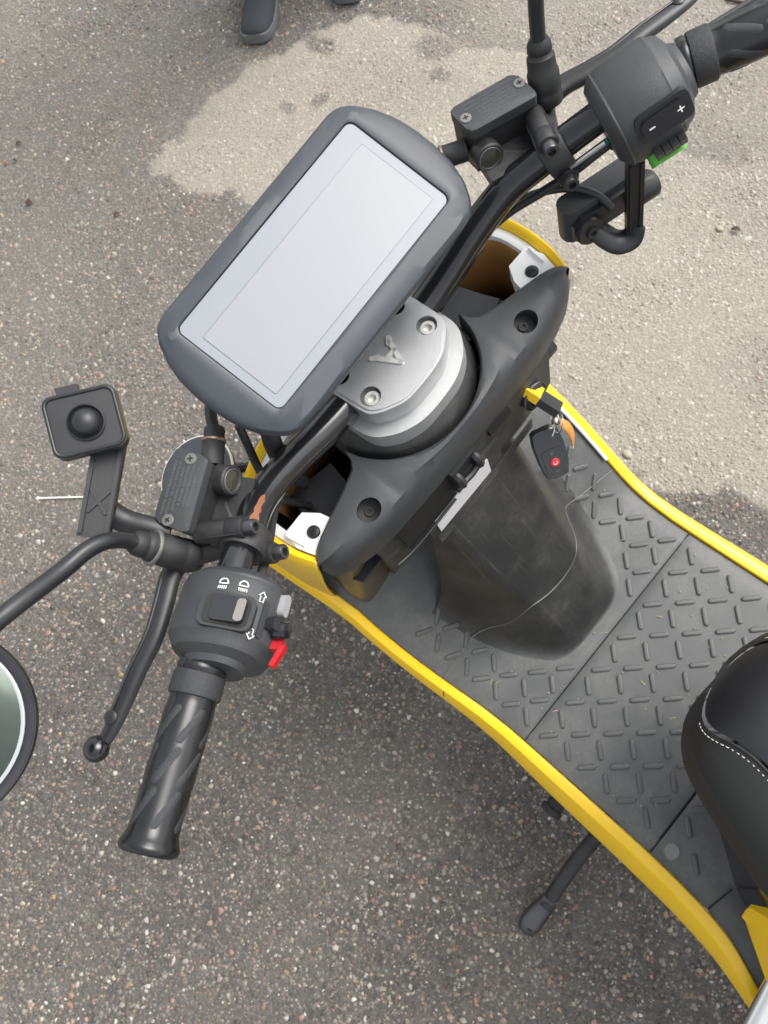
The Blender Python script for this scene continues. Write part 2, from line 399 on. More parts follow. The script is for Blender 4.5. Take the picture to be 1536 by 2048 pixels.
def wetness(x, y):
    n = len(DRY); d2 = np.full(x.shape, 1e9); inside = np.zeros(x.shape, bool)
    for i in range(n):
        a = DRY[i]; b_ = DRY[(i+1) % n]; e = b_-a
        t = np.clip(((x-a[0])*e[0]+(y-a[1])*e[1])/(e@e), 0, 1)
        d2 = np.minimum(d2, (x-a[0]-t*e[0])**2+(y-a[1]-t*e[1])**2)
        c = ((a[1] > y) != (b_[1] > y)) & (x < (b_[0]-a[0])*(y-a[1])/(b_[1]-a[1]+1e-12)+a[0]); inside ^= c
    sdist = np.where(inside, -1, 1)*np.sqrt(d2)
    sdist = sdist + 0.030*fbm(x, y, 26, 3) + 0.012*fbm(x, y, 90, 5)
    w = np.clip((sdist+0.008)/0.020, 0, 1); w = w*w*(3-2*w)
    for sx, sy, ra, rb in SPOTS:
        q = np.sqrt(((x-sx)/ra)**2+((y-sy)/rb)**2)+0.35*fbm(x, y, 50, 11)
        w = np.maximum(w, 0.85*np.clip((1.15-q)/0.45, 0, 1))
    w = w*(1-0.62*np.clip((-0.85-y)/0.35, 0, 1)*np.clip((1.35-x)/0.4, 0, 1))
    w = w*(0.90+0.12*fbm(x, y, 5, 8))
    # the mask drops off towards the far left side
    w = w*(1-0.26*np.clip((x-0.35)/1.0, 0, 1)*np.clip((y+0.95)/0.5, 0, 1))
    w = np.maximum(w, 0.06+0.20*np.clip(fbm(x, y, 9, 21), 0, 1))
    return np.clip(w, 0, 1)
def build_ground():
    fine = lambda a, b_, s: np.arange(a, b_+s/2, s)
    far = np.array([3, 4, 6, 10, 20, 45, 100, 300])
    xs = np.concatenate([-far[::-1]-1.4, fine(-1.6, 3.0, 0.012), far+0.6]); ys = np.concatenate([-far[::-1]+0.6, fine(-2.2, 1.9, 0.012), far-0.6])
    xs = np.unique(np.round(xs, 5)); ys = np.unique(np.round(ys, 5))
    X, Y = np.meshgrid(xs, ys, indexing='ij'); nx, ny = X.shape
    Z = 0.0012*fbm(X, Y, 14, 31)*((np.abs(X) < 3) & (np.abs(Y) < 3))
    co = np.stack([X, Y, Z], -1).reshape(-1, 3)
    i = np.arange(nx*ny).reshape(nx, ny)
    q = np.stack([i[:-1, :-1], i[1:, :-1], i[1:, 1:], i[:-1, 1:]], -1).reshape(-1, 4)
    me = bpy.data.meshes.new('ground'); me.vertices.add(len(co)); me.vertices.foreach_set('co', co.ravel().astype(np.float32))
    me.loops.add(q.size); me.loops.foreach_set('vertex_index', q.ravel().astype(np.int32))
    me.polygons.add(len(q)); me.polygons.foreach_set('loop_start', np.arange(0, q.size, 4, dtype=np.int32))
    me.polygons.foreach_set('loop_total', np.full(len(q), 4, dtype=np.int32))
    me.update(); me.validate()
    at = me.attributes.new('wet', 'FLOAT', 'POINT'); at.data.foreach_set('value', wetness(X, Y).ravel().astype(np.float32))
    me.shade_smooth(); me.materials.append(MATS['asphalt'])
    o = bpy.data.objects.new('ground', me); COL.objects.link(o)
    tag(o, 'grey brown tarmac, dark where wet and pale beige where dry', kind='structure')
build_ground()
def build_chips():
    quad = np.array([(2.75, -.55), (.42, -1.9), (-1.05, .25), (.22, 1.5)])
    N = 120000
    a = rng.random(N); b_ = rng.random(N)
    p = (quad[0][None]*((1-a)*(1-b_))[:, None]+quad[1][None]*(a*(1-b_))[:, None]+quad[2][None]*(a*b_)[:, None]+quad[3][None]*((1-a)*b_)[:, None])
    x, y = p[:, 0], p[:, 1]
    wet = wetness(x, y)
    r = np.clip(np.exp(rng.normal(-5.86, 0.45, N)), 0.0011, 0.0078)
    K = 6
    ang = (np.arange(K)[None]+rng.uniform(-.33, .33, (N, K)))*2*np.pi/K
    rad = r[:, None]*rng.uniform(.65, 1.15, (N, K)); st = rng.uniform(.55, 1, N); th = rng.uniform(0, 6.28, N)
    px = rad*np.cos(ang); py = rad*np.sin(ang)*st[:, None]
    c, s = np.cos(th)[:, None], np.sin(th)[:, None]
    px, py = px*c-py*s, px*s+py*c
    h = r*rng.uniform(.15, .60, N)*(0.45+0.55*wet); tx = rng.normal(0, .16, N)[:, None]; ty = rng.normal(0, .16, N)[:, None]
    lo = np.stack([x[:, None]+px, y[:, None]+py, np.full((N, K), -0.0015)], -1)
    hi = np.stack([x[:, None]+px*.74, y[:, None]+py*.74, h[:, None]+px*tx+py*ty], -1)
    co = np.concatenate([lo, hi], 1).reshape(-1, 3)
    base = (np.arange(N)*2*K)[:, None]
    k = np.arange(K); j = (k+1) % K
    sides = np.stack([base+k, base+j, base+K+j, base+K+k], -1).reshape(-1)
    tops = (base+K+k).reshape(-1)
    idx = np.concatenate([sides, tops]); nq = N*K
    me = bpy.data.meshes.new('asphalt_chips'); me.vertices.add(len(co)); me.vertices.foreach_set('co', co.ravel().astype(np.float32))
    me.loops.add(len(idx)); me.loops.foreach_set('vertex_index', idx.astype(np.int32))
    ls = np.concatenate([np.arange(nq)*4, nq*4+np.arange(N)*K]); lt = np.concatenate([np.full(nq, 4), np.full(N, K)])
    me.polygons.add(len(ls)); me.polygons.foreach_set('loop_start', ls.astype(np.int32)); me.polygons.foreach_set('loop_total', lt.astype(np.int32))
    me.update()
    pal = np.array([(.036, .035, .033), (.063, .060, .053), (.102, .094, .080), (.15, .136, .114), (.215, .195, .16), (.22, .13, .092), (.29, .17, .12), (.33, .30, .245), (.46, .44, .39), (.30, .20, .08)])
    w = np.array([.15, .17, .16, .14, .13, .08, .05, .08, .035, .008]); ci = rng.choice(len(pal), N, p=w/w.sum())
    cc = pal[ci]*rng.uniform(.75, 1.25, (N, 1))
    dust = np.array([.375, .345, .288])*rng.uniform(.65, 1.35, (N, 1))
    dryf = (1-wet)[:, None]*0.80
    cc = cc*(1-dryf)+dust*dryf
    col = np.concatenate([cc, np.ones((N, 1))], 1); col = np.repeat(col, 2*K, 0)
    at = me.attributes.new('col', 'FLOAT_COLOR', 'POINT'); at.data.foreach_set('color', col.ravel().astype(np.float32))
    me.materials.append(MATS['chip_stone'])
    o = bpy.data.objects.new('asphalt_chips', me); COL.objects.link(o)
    tag(o, 'small grey, white and pink stone chips set in the tarmac', 'gravel', kind='stuff')
build_chips()

# ------------------------------------------------------------------ the scooter (scooter frame: +X forward, +Y its left, +Z up)
scooter = bpy.data.objects.new('electric_scooter', None); COL.objects.link(scooter); scooter.matrix_world = ROOT
tag(scooter, 'yellow and black electric scooter with wide screen, leaning on its side stand', 'scooter')
SIDES = (1, -1)
def HS(s): return HM if s > 0 else HM @ MY
def sm(s): return Matrix.Identity(4) if s > 0 else MY

# --- floor height along the scooter
ZK = [(-.75, .387), (-.16, .387), (-.13, .391), (-.107, .403), (-.085, .422), (-.06, .445), (-.04, .466), (0, .505), (.05, .552), (.10, .600), (.16, .655)]
XD = np.linspace(-.80, .20, 501); KW = np.exp(-.5*(np.arange(-20, 21)/7.0)**2); KW /= KW.sum()
def dense(kn):
    y = np.interp(XD, [k[0] for k in kn], [k[1] for k in kn]); yp = np.concatenate([np.full(20, y[0]), y, np.full(20, y[-1])]); return np.convolve(yp, KW, 'valid')
ZD = dense(ZK)
def zf(x): return float(np.interp(x, XD, ZD))
YK = [(-.66, .250), (-.6084, .2271), (-.5644, .2065), (-.5237, .1985), (-.48, .194), (-.43, .191), (-.30, .188), (-.20, .186), (-.15, .1885), (-.107, .193), (-.06, .1955), (0, .195), (.03, .191), (.06, .192), (.10, .196), (.14, .199)]
YD = dense(YK)
def yi(x): return float(np.interp(x, XD, YD))
fb = part('footboard', rbox(.60, .34, .10, .02), 'black_satin', scooter, Matrix.Translation((-.33, 0, .325)))
def mat_panel(x0, x1, name, ymin=None, n=26, m=24):
    """x0 > x1; top sheet with thickness, edges rounded down"""
    b = B(); top = []
    for i in range(n+1):
        x = x0+(x1-x0)*i/n; w = yi(x)-.0015; row = []
        for j in range(m+1):
            y = -w+2*w*j/m; e = 0.0
            if i in (0, n): e = .0022
            if j in (0, m): e = .003
            row.append((x, y, zf(x)-e))
        top.append(row)
    v = [p for r in top for p in r]; f = []
    for i in range(n):
        for j in range(m): f.append([i*(m+1)+j, (i+1)*(m+1)+j, (i+1)*(m+1)+j+1, i*(m+1)+j+1])
    off = len(v); v += [(x, y, z-.014) for x, y, z in v]
    loop = [i*(m+1) for i in range(n+1)]+[n*(m+1)+j for j in range(1, m+1)]+[i*(m+1)+m for i in range(n-1, -1, -1)]+[j for j in range(m-1, 0, -1)]
    for k in range(len(loop)):
        a_, c_ = loop[k], loop[(k+1) % len(loop)]; f.append([a_, a_+off, c_+off, c_])
    b.add((v, f)); o = b.build(name, 'mat_rubber', scooter, 60); recalc(o); return o
mats = [mat_panel(.125, -.2275, 'floor_mat', n=60), mat_panel(-.2295, -.4320, 'floor_mat'), mat_panel(-.4355, -.645, 'floor_mat', n=34)]
mats[0]['label'] = 'front floor mat rising to the leg shield'; mats[1]['label'] = 'middle floor mat with the raised tread bars'; mats[2]['label'] = 'rear floor mat running beside the seat'
# tread bars: one shared mesh
def tread_mesh():
    L, W, Hh = .0262, .0072, .0022
    rings = []
    for sc, z in ((1.0, -.001), (1.0, .0004), (.88, .0022), (.62, .0029), (.25, .0030)):
        rings.append([(x + math.copysign((L-W)/2, x) if abs(x) > 1e-9 else x, y, z) for x, y in [(sc*W/2*math.cos(a), sc*W/2*math.sin(a)) for a in [R(-90+180*i/5) for i in range(6)]]+[(sc*W/2*math.cos(a), sc*W/2*math.sin(a)) for a in [R(90+180*i/5) for i in range(6)]]])
    # move the two half circles apart
    out = []
    for (sc, z) in ((1.0, -.001), (1.0, .0004), (.88, .0022), (.62, .0029), (.25, .0030)):
        r = []
        for i in range(6):
            a = R(-90+180*i/5); r.append(((L-W)/2+sc*W/2*math.cos(a), sc*W/2*math.sin(a), z))
        for i in range(6):
            a = R(90+180*i/5); r.append((-(L-W)/2+sc*W/2*math.cos(a), sc*W/2*math.sin(a), z))
        out.append(r)
    v, f = loft(out, cap=True)
    me = bpy.data.meshes.new('tread_bar'); me.from_pydata(v, [], f); me.materials.append(MATS['mat_rubber']); me.shade_smooth(); me.set_sharp_from_angle(angle=R(50)); return me
TM = tread_mesh()
def tread(x, y, diag, mat_o):
    o = bpy.data.objects.new('tread_bar', TM); COL.objects.link(o); o.parent = mat_o
    sl = (zf(x+.006)-zf(x-.006))/.012
    nrm = Vector((-sl, 0, 1)).normalized(); d = Vector((-1, -1 if diag else 1, 0)); d = (d-nrm*d.dot(nrm))
    o.matrix_local = fr((x, y, zf(x)), d, nrm)
y0_, dy_ = -.0145, .0289
for k in range(7):
    x = -.249-.0314*k
    for j in range(-6, 8):
        y = y0_+dy_*j
        if abs(y)+.011 > yi(x): continue
        if x-.010 < -.4315: continue
        tread(x, y, (j+k) % 2 == 0, mats[1])
rowsx = [-.211, -.1847, -.157, -.131, -.107, -.085, -.061, -.041]
for k, x in enumerate(rowsx):
    for j in range(-6, 8):
        y = y0_+dy_*j
        if abs(y)+.010 > yi(x): continue
        lim = [.062, .085, .105, .12, .122, .124, .126, .128][k]
        if abs(y) < lim or (k > 5 and abs(y) < .126): continue
        tread(x, y, (j+k) % 2 == 1, mats[0])
for x, y, d in ((-.4511, .1047, True), (-.4505, .1334, False), (-.4827, .1646, False), (-.4511, -.1047, False), (-.4505, -.1334, True), (-.4827, -.1646, True)): tread(x, y, d, mats[2])
part('mat_plug', lathe([(.0105, -.002), (.0105, .0008), (.0098, .0012), (.009, .0004), (0, .0002)], 24), 'screw_grey', mats[2], Matrix.Translation((-.4522, .1712, .387)))
part('crease', tube([(-.5235, .197, .3866), (-.525, .185, .3878), (-.5275, .172, .389), (-.5293, .158, .392)], .0009, 8), 'void_black', mats[2])

# --- yellow side rails
def rail(s):
    xs = [.135, .11, .085, .06, .03, 0, -.03, -.06, -.085, -.107, -.13, -.16, -.20, -.24, -.30, -.36, -.42, -.46, -.48, -.50, -.515, -.53, -.545, -.56, -.575, -.59, -.61, -.625, -.64, -.655, -.665]
    KD = dense([(-.665, .16), (-.61, .36), (-.57, .56), (-.535, .68), (-.45, .74), (-.325, .66), (-.2, .50), (-.1, .36), (-.04, .30), (.13, .30)])
    rings = []
    for x in xs:
        w = yi(x); z = zf(x)+.0025; k = float(np.interp(x, XD, KD))
        tw = float(np.interp(x, [-.665, -.55, -.3, -.1, .13], [.012, .0165, .0155, .0130, .0120]))
        pr = [(0.0, -.016), (0.0, -.002), (.0015, 0), (tw*.5, .0008), (tw*.93, -.0008), (tw, -.0022), (tw+.0012, -.0042), (tw+.020*k, -.036*k-.006), (tw+.0262*k, -.052*k-.008), (tw+.0275*k, -.058*k-.008), (tw+.0255*k, -.064*k-.008), (tw*.4, -.085*k-.008)]
        rings.append([(x, w+dy, z+dz) for dy, dz in pr])
    o = part('side_rail', loft(rings), 'yellow_paint', scooter, sm(s), 30); recalc(o)
    o['label'] = 'yellow side rail along the %s edge of the footboard' % ('left' if s > 0 else 'right'); return o
rails = [rail(1), rail(-1)]
part('white_edge', tube([(x, -yi(x)+.0005, zf(x)+.003) for x in (.02, -.005, -.03, -.055, -.08)], .0028, 8, 3), 'white_plastic', rails[1])
part('rail_joint', tube([(-.10, .1925, .4085), (-.102, .2, .410), (-.104, .206, .407), (-.106, .212, .396)], .0008, 6), 'olive_trim', rails[0])

# --- knee console / steering column cover, flowing into the floor
def con_z(x, y):
    s_ = (-.043-x)/.150; zt = min(.752, .748-.336*s_-.012*math.sin(math.pi*min(1, max(0, s_))))
    w = float(np.interp(s_, [-.1, .25, .6, .85, 1, 1.15], [.070, .064, .052, .041, .033, .022])); fl = float(np.interp(s_, [0, .5, 1, 1.2], [.042, .040, .034, .030]))
    k = .006; h = (zt-zf(x)); hh = k*math.log1p(math.exp(min(60, h/k))); t = max(0, abs(y)-w*.80)/fl
    return zf(x)+hh*math.exp(-(t*1.22)**2.1)*(1+.010*(1-(y/w)**2) if abs(y) < w else 1)-.0013
def con_grid():
    xs_ = np.concatenate([np.linspace(-.034, -.20, 70), np.linspace(-.2025, -.226, 10)]); ys_ = np.linspace(-.168, .168, 97); v = [(x, y, con_z(x, y)) for x in xs_ for y in ys_]; f = []
    for i in range(len(xs_)-1):
        for j in range(96): f.append([i*97+j, (i+1)*97+j, (i+1)*97+j+1, i*97+j+1])
    return v, f
con = part('knee_console', con_grid(), 'column_scratched', scooter, None, 80); recalc(con)
def con_pt(x, y): return (x, y, con_z(x, y)+.0022)
seam2 = [(-.0937, .189), (-.092, .165), (-.090, .140), (-.090, .118), (-.100, .098), (-.118, .080), (-.132, .062), (-.141, .040), (-.146, .010), (-.146, -.020), (-.140, -.044), (-.122, -.064), (-.100, -.080), (-.085, -.094), (-.080, -.110), (-.084, -.135), (-.089, -.165), (-.0937, -.190)]
seam = [tuple(max((con_pt(p.x, p.y), (p.x, p.y, zf(p.x)+.0008)), key=lambda q: q[2])) for p in catmull([(x, y, 0) for x, y in seam2], 8)]
part('panel_seam', tube(seam, .0009, 6, 1), 'screw_grey', con)

# --- leg shield seen from the rider
def shield():
    b = B(); rings = []
    for z in np.linspace(.872, .47, 20):
        x = -.049+max(0, .76-z)*.30; r = []
        for y in np.linspace(-.125, .125, 17):
            r.append((x+.16*max(0, abs(y)-.07)**1.25, y, z))
        r += [(x+.035, .125, z), (x+.035, -.125, z)]
        rings.append(r)
    return loft(rings)
shd = part('leg_shield', shield(), 'column_plastic', scooter, None, 50); recalc(shd)
def trim(s):
    rings = []
    for z in np.linspace(.905, .49, 18):
        x = -.045+(.90-z)*.19; w = .1575+(.905-z)*.06; r = []
        for t, ax in ((.112, .012), (.130, .004), (w-.014, 0.0), (w-.005, .002), (w, .009), (w+.003, .022), (w+.003, .034)):
            r.append((x+ax, t, z))
        r += [(x+.036, w-.004, z), (x+.022, .116, z)]
        rings.append(r)
    o = part('side_trim', loft(rings), 'olive_trim', scooter, sm(s), 50); recalc(o); return o
trim(1); trim(-1)
# glove box mouth, hook, slots, label, key switch on the shield
part('glovebox', rbox(.010, .070, .060, .004), 'void_black', shd, Matrix.Translation((-.0488, .066, .830)))
part('glovebox_lip', tube([(-.0545, .120, .803), (-.0560, .100, .799), (-.0565, .070, .799), (-.0560, .035, .800)], .0016, 8), 'black_satin', shd)
hk = B(); hk.add(rbox(.008, .034, .050, .003), Matrix.Translation((-.0560, .014, .840)))
hk.add(tube([(-.056, .002, .856), (-.063, .002, .855), (-.066, .002, .846), (-.062, .002, .838)], .0045, 8)); hk.add(tube([(-.056, .027, .856), (-.063, .027, .855), (-.066, .027, .846), (-.062, .027, .838)], .0045, 8))
hk.add(tube([(-.0645, .000, .845), (-.0655, .0145, .843), (-.0645, .029, .845)], .0035, 8))
hk.build('bag_hook', 'black_satin', shd)
part('label_plate', rbox(.004, .110, .052, .001), 'column_plastic', shd, Matrix.Translation((-.0505, .020, .782)))
part('paper_label', rbox(.0016, .080, .036, .0006), 'label_paper', shd, Matrix.Translation((-.0533, .0245, .777)))
for i in range(4): part('vent_strip', tube([(-.0525-.0006*i, .070, .753-.006*i), (-.0535, .0, .751-.006*i), (-.0515, -.085, .757-.006*i)], .0010, 6, 4), 'bracket_dust', shd)
ks = part('key_switch', lathe([(.0145, 0), (.0145, .006), (.0125, .008), (.0095, .0085), (.009, .006), (0, .006)], 26), 'black_satin', scooter, axz((-.0480, -.0900, .806), (-1, -.05, .25)))
part('key_switch_ring', lathe([(.0148, .004), (.0153, .0055), (.0148, .007)], 26, cap=False), 'steel', ks, axz((-.0480, -.0900, .806), (-1, -.05, .25)))
part('shield_slot', rbox(.006, .030, .012, .002), 'void_black', shd, Matrix.Translation((-.0490, -.043, .832)))

# --- black upper dash panel with wings
def dash():
    ys = np.concatenate([np.linspace(-.1665, -.1645, 2), np.linspace(-.163, -.08, 16), np.linspace(-.0772, .0772, 41), np.linspace(.08, .163, 16), np.linspace(.1645, .1665, 2)])
    rings = []
    for y in ys:
        a = abs(y)
        if a < .0779: xf = .027-math.sqrt(max(0, .0785**2-y*y))
        else: xf = float(np.interp(a, [.0779, .085, .10, .13, .147, .158, .163, .1665], [.0055, -.0035, -.0090, -.0170, -.0220, -.0265, -.0300, -.0340]))
        xr = float(np.interp(a, [0, .05, .10, .13, .151, .160, .1645, .1665], [-.0585, -.0590, -.0580, -.0540, -.0480, -.0430, -.0390, -.0360]))
        e = float(np.interp(a, [0, .155, .163, .1665], [0, 0, .003, .008]))
        t = .0225
        r = [(xf, .893), (xf, .915-e), (xf-.0010, .9192-e), (xf-.0035, .9212-e), ((xf*.6+xr*.4), .9218-e), ((xf*.3+xr*.7), .9200-e), (xr+.0055, .9155-e), (xr+.0018, .9095-e), (xr, .900-e*.5), (xr+.0010, .884), (xr+.003, .866), (xr+.0045, .866), (xr+.0055, .893)]
        rings.append([(x, y, z) for x, z in r])
    return loft(rings)
dsh = part('dash_panel', dash(), 'black_grain', scooter, None, 50); recalc(dsh)
cut(dsh, *[(lathe([(.0098, -.016), (.0098, .03)], 28, 1.12), fr((-.0405, s*.1035, .9195), (1, 0, 0), (-.28, 0, .96))) for s in SIDES])
for s in SIDES: part('bolt_recess', lathe([(.0104, -.0185), (.0104, -.0135), (.0045, -.0142), (.0042, -.0125), (.002, -.0125), (.0018, -.014), (0, -.014)], 24), 'void_black', dsh, fr((-.0405, s*.1035, .9195), (1, 0, 0), (-.28, 0, .96)))  # near black floor: the shade down the hole is put into its colour
# --- steering neck cover
nk = part('neck_cover', lathe([(.030, .945), (.055, .936), (.0645, .930), (.0712, .9215), (.0735, .916), (.0738, .9115), (.0742, .9105), (.0760, .905), (.0745, .88), (.068, .84), (.060, .78)], 56), 'column_plastic', scooter, HM @ Matrix.Translation((.0265, 0, 0)))

# --- front yellow shell, inner wall, white frame, tabs
RIM = [(-.036, .168), (-.012, .1765), (.02, .1805), (.045, .178), (.062, .167), (.0755, .146), (.0850, .115), (.0910, .070), (.0940, .030), (.0945, 0)]
RIM = RIM+[(x, -y) for x, y in RIM[-2::-1]]
rimc = [(p.x, p.y) for p in catmull([(x, y, 0) for x, y in RIM], 5)]
nr = len(rimc); nrmv = []
for i in range(nr):
    a_ = Vector(rimc[max(i-1, 0)]); b_ = Vector(rimc[min(i+1, nr-1)]); t = (b_-a_).normalized(); nrmv.append(Vector((t.y, -t.x)))
cx_ = .02
for i in range(nr):
    if nrmv[i].dot(Vector(rimc[i])-Vector((cx_, 0))) < 0: nrmv[i] = -nrmv[i]
def rimring(inset, z, dx=0, ky=1.0, fx=0.0): return [(rimc[i][0]-nrmv[i].x*inset+dx+fx*max(0, rimc[i][0]+.036)/.13, (rimc[i][1]-nrmv[i].y*inset)*ky, z) for i in range(nr)]
outer = [rimring(.0100, .902), rimring(.0096, .910), rimring(.0075, .9150), rimring(.0040, .9160), rimring(.0010, .9125), rimring(-.001, .905, .002, 1.005), rimring(-.004, .88, .006, 1.01, .006), rimring(-.006, .84, .016, 1.03, .016), rimring(-.008, .76, .038, 1.06, .036), rimring(-.008, .64, .070, 1.10, .060), rimring(-.006, .54, .098, 1.12, .070), rimring(0, .45, .118, 1.02, .065), rimring(.02, .38, .125, .85, .05), rimring(.05, .33, .12, .7, .03)]
fs = part('front_shell', loft(outer, closed=False), 'yellow_paint', scooter, None, 60)
md = fs.modifiers.new('thick', 'SOLIDIFY'); md.thickness = .003; md.offset = -1
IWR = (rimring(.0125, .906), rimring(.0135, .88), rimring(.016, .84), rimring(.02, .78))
for lo_, hi_, mt_ in ((6, 22, 'black_satin'), (21, nr-6, 'shaded_yellow_inner')):  # left part black, the rest yellow plastic with shade in its colour
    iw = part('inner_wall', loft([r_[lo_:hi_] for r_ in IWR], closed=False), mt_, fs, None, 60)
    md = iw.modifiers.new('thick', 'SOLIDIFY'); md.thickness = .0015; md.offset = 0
wf = B(); wr = [rimring(.0103, .9020), rimring(.0103, .9085), rimring(.0150, .9095), rimring(.0190, .9080), rimring(.0190, .9020)]
wf.add(loft([[r[i] for r in wr] for i in range(nr)], closed=True))
wfo = recalc(wf.build('white_frame', 'white_plastic', fs, 50))
for s in SIDES:
    tb = B()
    poly = [(-.024, .1265+.0), (-.006, .131), (.0075, .1405), (.0070, .1625), (-.010, .1660), (-.030, .160)]
    poly = [(x, y*s) for x, y in poly]
    if s < 0: poly = poly[::-1]
    tb.add(prism(poly, .8930, .9135, .0018, 2))
    tab = recalc(tb.build('mounting_tab', 'white_plastic', fs, 30))
    rib = part('tab_rib', rbox(.020, .0022, .004, .0006), 'white_plastic', tab, fr((-.006, s*.1615, .9150), (1, s*.20, 0), (0, 0, 1)))
    M_ = axz((-.0126, s*.1467, .9134), (0, 0, 1))
    sc = part('tab_screw', lathe([(.0060, -.001), (.0060, .0008), (.0052, .0020), (.0030, .0027), (0, .0028)], 22), 'black_satin', tab, M_)
    cr = B(); cr.add(rbox(.0056, .0013, .0006, .0001), M_ @ Matrix.Rotation(.5, 4, 'Z') @ Matrix.Translation((0, 0, .0028))); cr.add(rbox(.0013, .0056, .0007, .0001), M_ @ Matrix.Rotation(.5, 4, 'Z') @ Matrix.Translation((0, 0, .0028)))
    cr.build('screw_cross', 'void_black', tab)
cav = [(x, y) for x, y, z in rimring(.014, 0)]
part('cavity_floor', prism(cav, .775, .782), 'black_satin', fs)
mo = part('wiring_box', rbox(.066, .046, .050, .010, 3), 'black_satin', fs, fr((.020, -.096, .858), (1, .25, 0), (0, 0, 1)))
part('box_bolt', lathe([(.0032, 0), (.0032, .004), (.0025, .0045), (0, .0045)], 12), 'dark_steel', mo, axz((.006, -.112, .8835), (0, 0, 1)))
part('box_flap', rbox(.046, .036, .003, .001), 'black_grain', mo, fr((.022, -.098, .8850), (1, .25, 0), (.1, .1, 1)))
ib = part('relay_box', rbox(.06, .05, .05, .008, 3), 'black_satin', fs, fr((.018, .118, .835), (1, -.2, 0), (0, 0, 1)))

# --- silver handlebar clamp
def smoothp(poly, sub=5): return [(p.x, p.y) for p in catmull([(x, y, 0) for x, y in poly], sub)]
def half(poly): return poly+[(x, -y) for x, y in poly[::-1]]
lowp = smoothp(half([(.052, .060), (.010, .0605), (-.009, .0580), (-.0215, .0490), (-.031, .0360), (-.0375, .0160)]))
clampo = part('handlebar_clamp', prism(lowp, .918, .9465, .005, 3), 'cast_alu_rough', scooter, HM, 30)
part('clamp_post', prism([(x*.80+.004, y*.82) for x, y in lowp], .944, .960, .002), 'cast_alu_rough', clampo, HM)
topp = smoothp(half([(.060, .0505), (.030, .0505), (-.001, .0495), (-.0105, .0460), (-.0190, .0355), (-.0265, .0180)]))
cap_ = part('clamp_cap', prism(topp, .953, .9715, .0022, 3), 'cast_alu', clampo, HM, 30)
topi = [(x*.955+.0005, y*.945) for x, y in topp]
part('cap_step', prism(topi, .968, .9728, .0009, 2), 'cast_alu', clampo, HM, 30)
step = [o for o in clampo.children if o.name.startswith('cap_step')][0]
for o in (cap_, step): cut(o, *[(lathe([(.0086, .9625), (.0086, .99)], 30), HM @ Matrix.Translation((.0005, s*.0362, 0))) for s in SIDES], *[(lathe([(.0075, .950), (.0075, .99)], 24), HM @ Matrix.Translation((.0325, s*.0362, 0))) for s in SIDES])
for s in SIDES:
    M_ = HM @ Matrix.Translation((-.0002, s*.0362, .9632))
    bo = part('clamp_bolt', lathe([(.0066, -.004), (.0066, .0058), (.0060, .0066), (.0036, .0066), (.0036, .0028), (0, .0022)], 30), 'emblem_alu', clampo, M_)
# raised A-shaped mark
def emblem():
    tri_o = [(-.0030, .0078), (.0016, .0062), (-.0008, .0010)]
    b = B(); M0 = HM @ fr((.0095, 0, .9728), (1, 0, 0), (0, 0, 1)) @ Matrix.Scale(1.22, 4)
    def bar(p, q, w):
        p, q = Vector(p), Vector(q); d = (q-p); L = d.length
        b.add(prism(rpoly(L+w, w, w*.45, 3), 0, .0016, .0003, 1), M0 @ fr(((p+q)/2).to_3d(), d.to_3d(), (0, 0, 1)))
    # apex points to the rider, feet towards the front
    bar((-.0100, .0), (.0060, .0072), .0032); bar((-.0100, .0), (.0060, -.0072), .0032); bar((-.0005, .0042), (-.0005, -.0042), .0030)
    bar((.0054, .0056), (.0082, .0090), .0030); bar((.0054, -.0056), (.0082, -.0090), .0030)
    return b
emblem().build('emblem', 'emblem_alu', clampo)

# --- handlebar tube
BARP = [(.022, 0, .955), (.0205, .05, .957), (.018, .085, .967), (.013, .12, .985), (.004, .15, 1.003), (-.012, .175, 1.0185), (-.034, .2065, 1.0375), (-.054, .238, 1.0495), (-.073, .268, 1.0595), (-.096, .308, 1.067), (-.114, .345, 1.0722)]
full = [(x, -y, z) for x, y, z in BARP[:0:-1]]+BARP
bar = part('handlebar', tube(full, [.0112]*4+[.0114, .0118, .0124, .0132, .0138, .0140, .0140, .0140, .0138, .0132, .0124, .0118, .0114]+[.0112]*4, 24, 6), 'black_gloss', scooter, HM)
# paint chip with bare rusty metal on the left bend
def bar_frame(i0, tt):
    P = catmull(BARP, 6); k = i0; p = P[k]; t = (P[k+1]-P[k-1]).normalized(); return p, t
def chip():
    P = catmull(BARP, 10); b = B(); rings = []
    up = Vector((-.42, -.1, .9))
    ks = list(range(42, 53)); wid = [.0, .0014, .0020, .0018, .0022, .0024, .0020, .0028, .0034, .0030, .0]
    v = []; f = []
    for k, w in zip(ks, wid):
        p = P[k]; t = (P[k+1]-P[k-1]).normalized(); n_ = (up-t*up.dot(t)).normalized(); c_ = t.cross(n_)
        for j in range(5):
            a = (w*(j-2)/2+random.uniform(-.0004, .0004))/.0114-.10; v.append(tuple(p+(n_*math.cos(a)+c_*math.sin(a))*(.0124+.0002)))
    for i in range(len(ks)-1):
        for j in range(4): f.append([i*5+j, i*5+j+1, (i+1)*5+j+1, (i+1)*5+j])
    return v, f
co = part('rust_patch', chip(), 'rust_chip', bar, HM); recalc(co); co['label'] = 'rust coloured bare metal patch on the left bend'

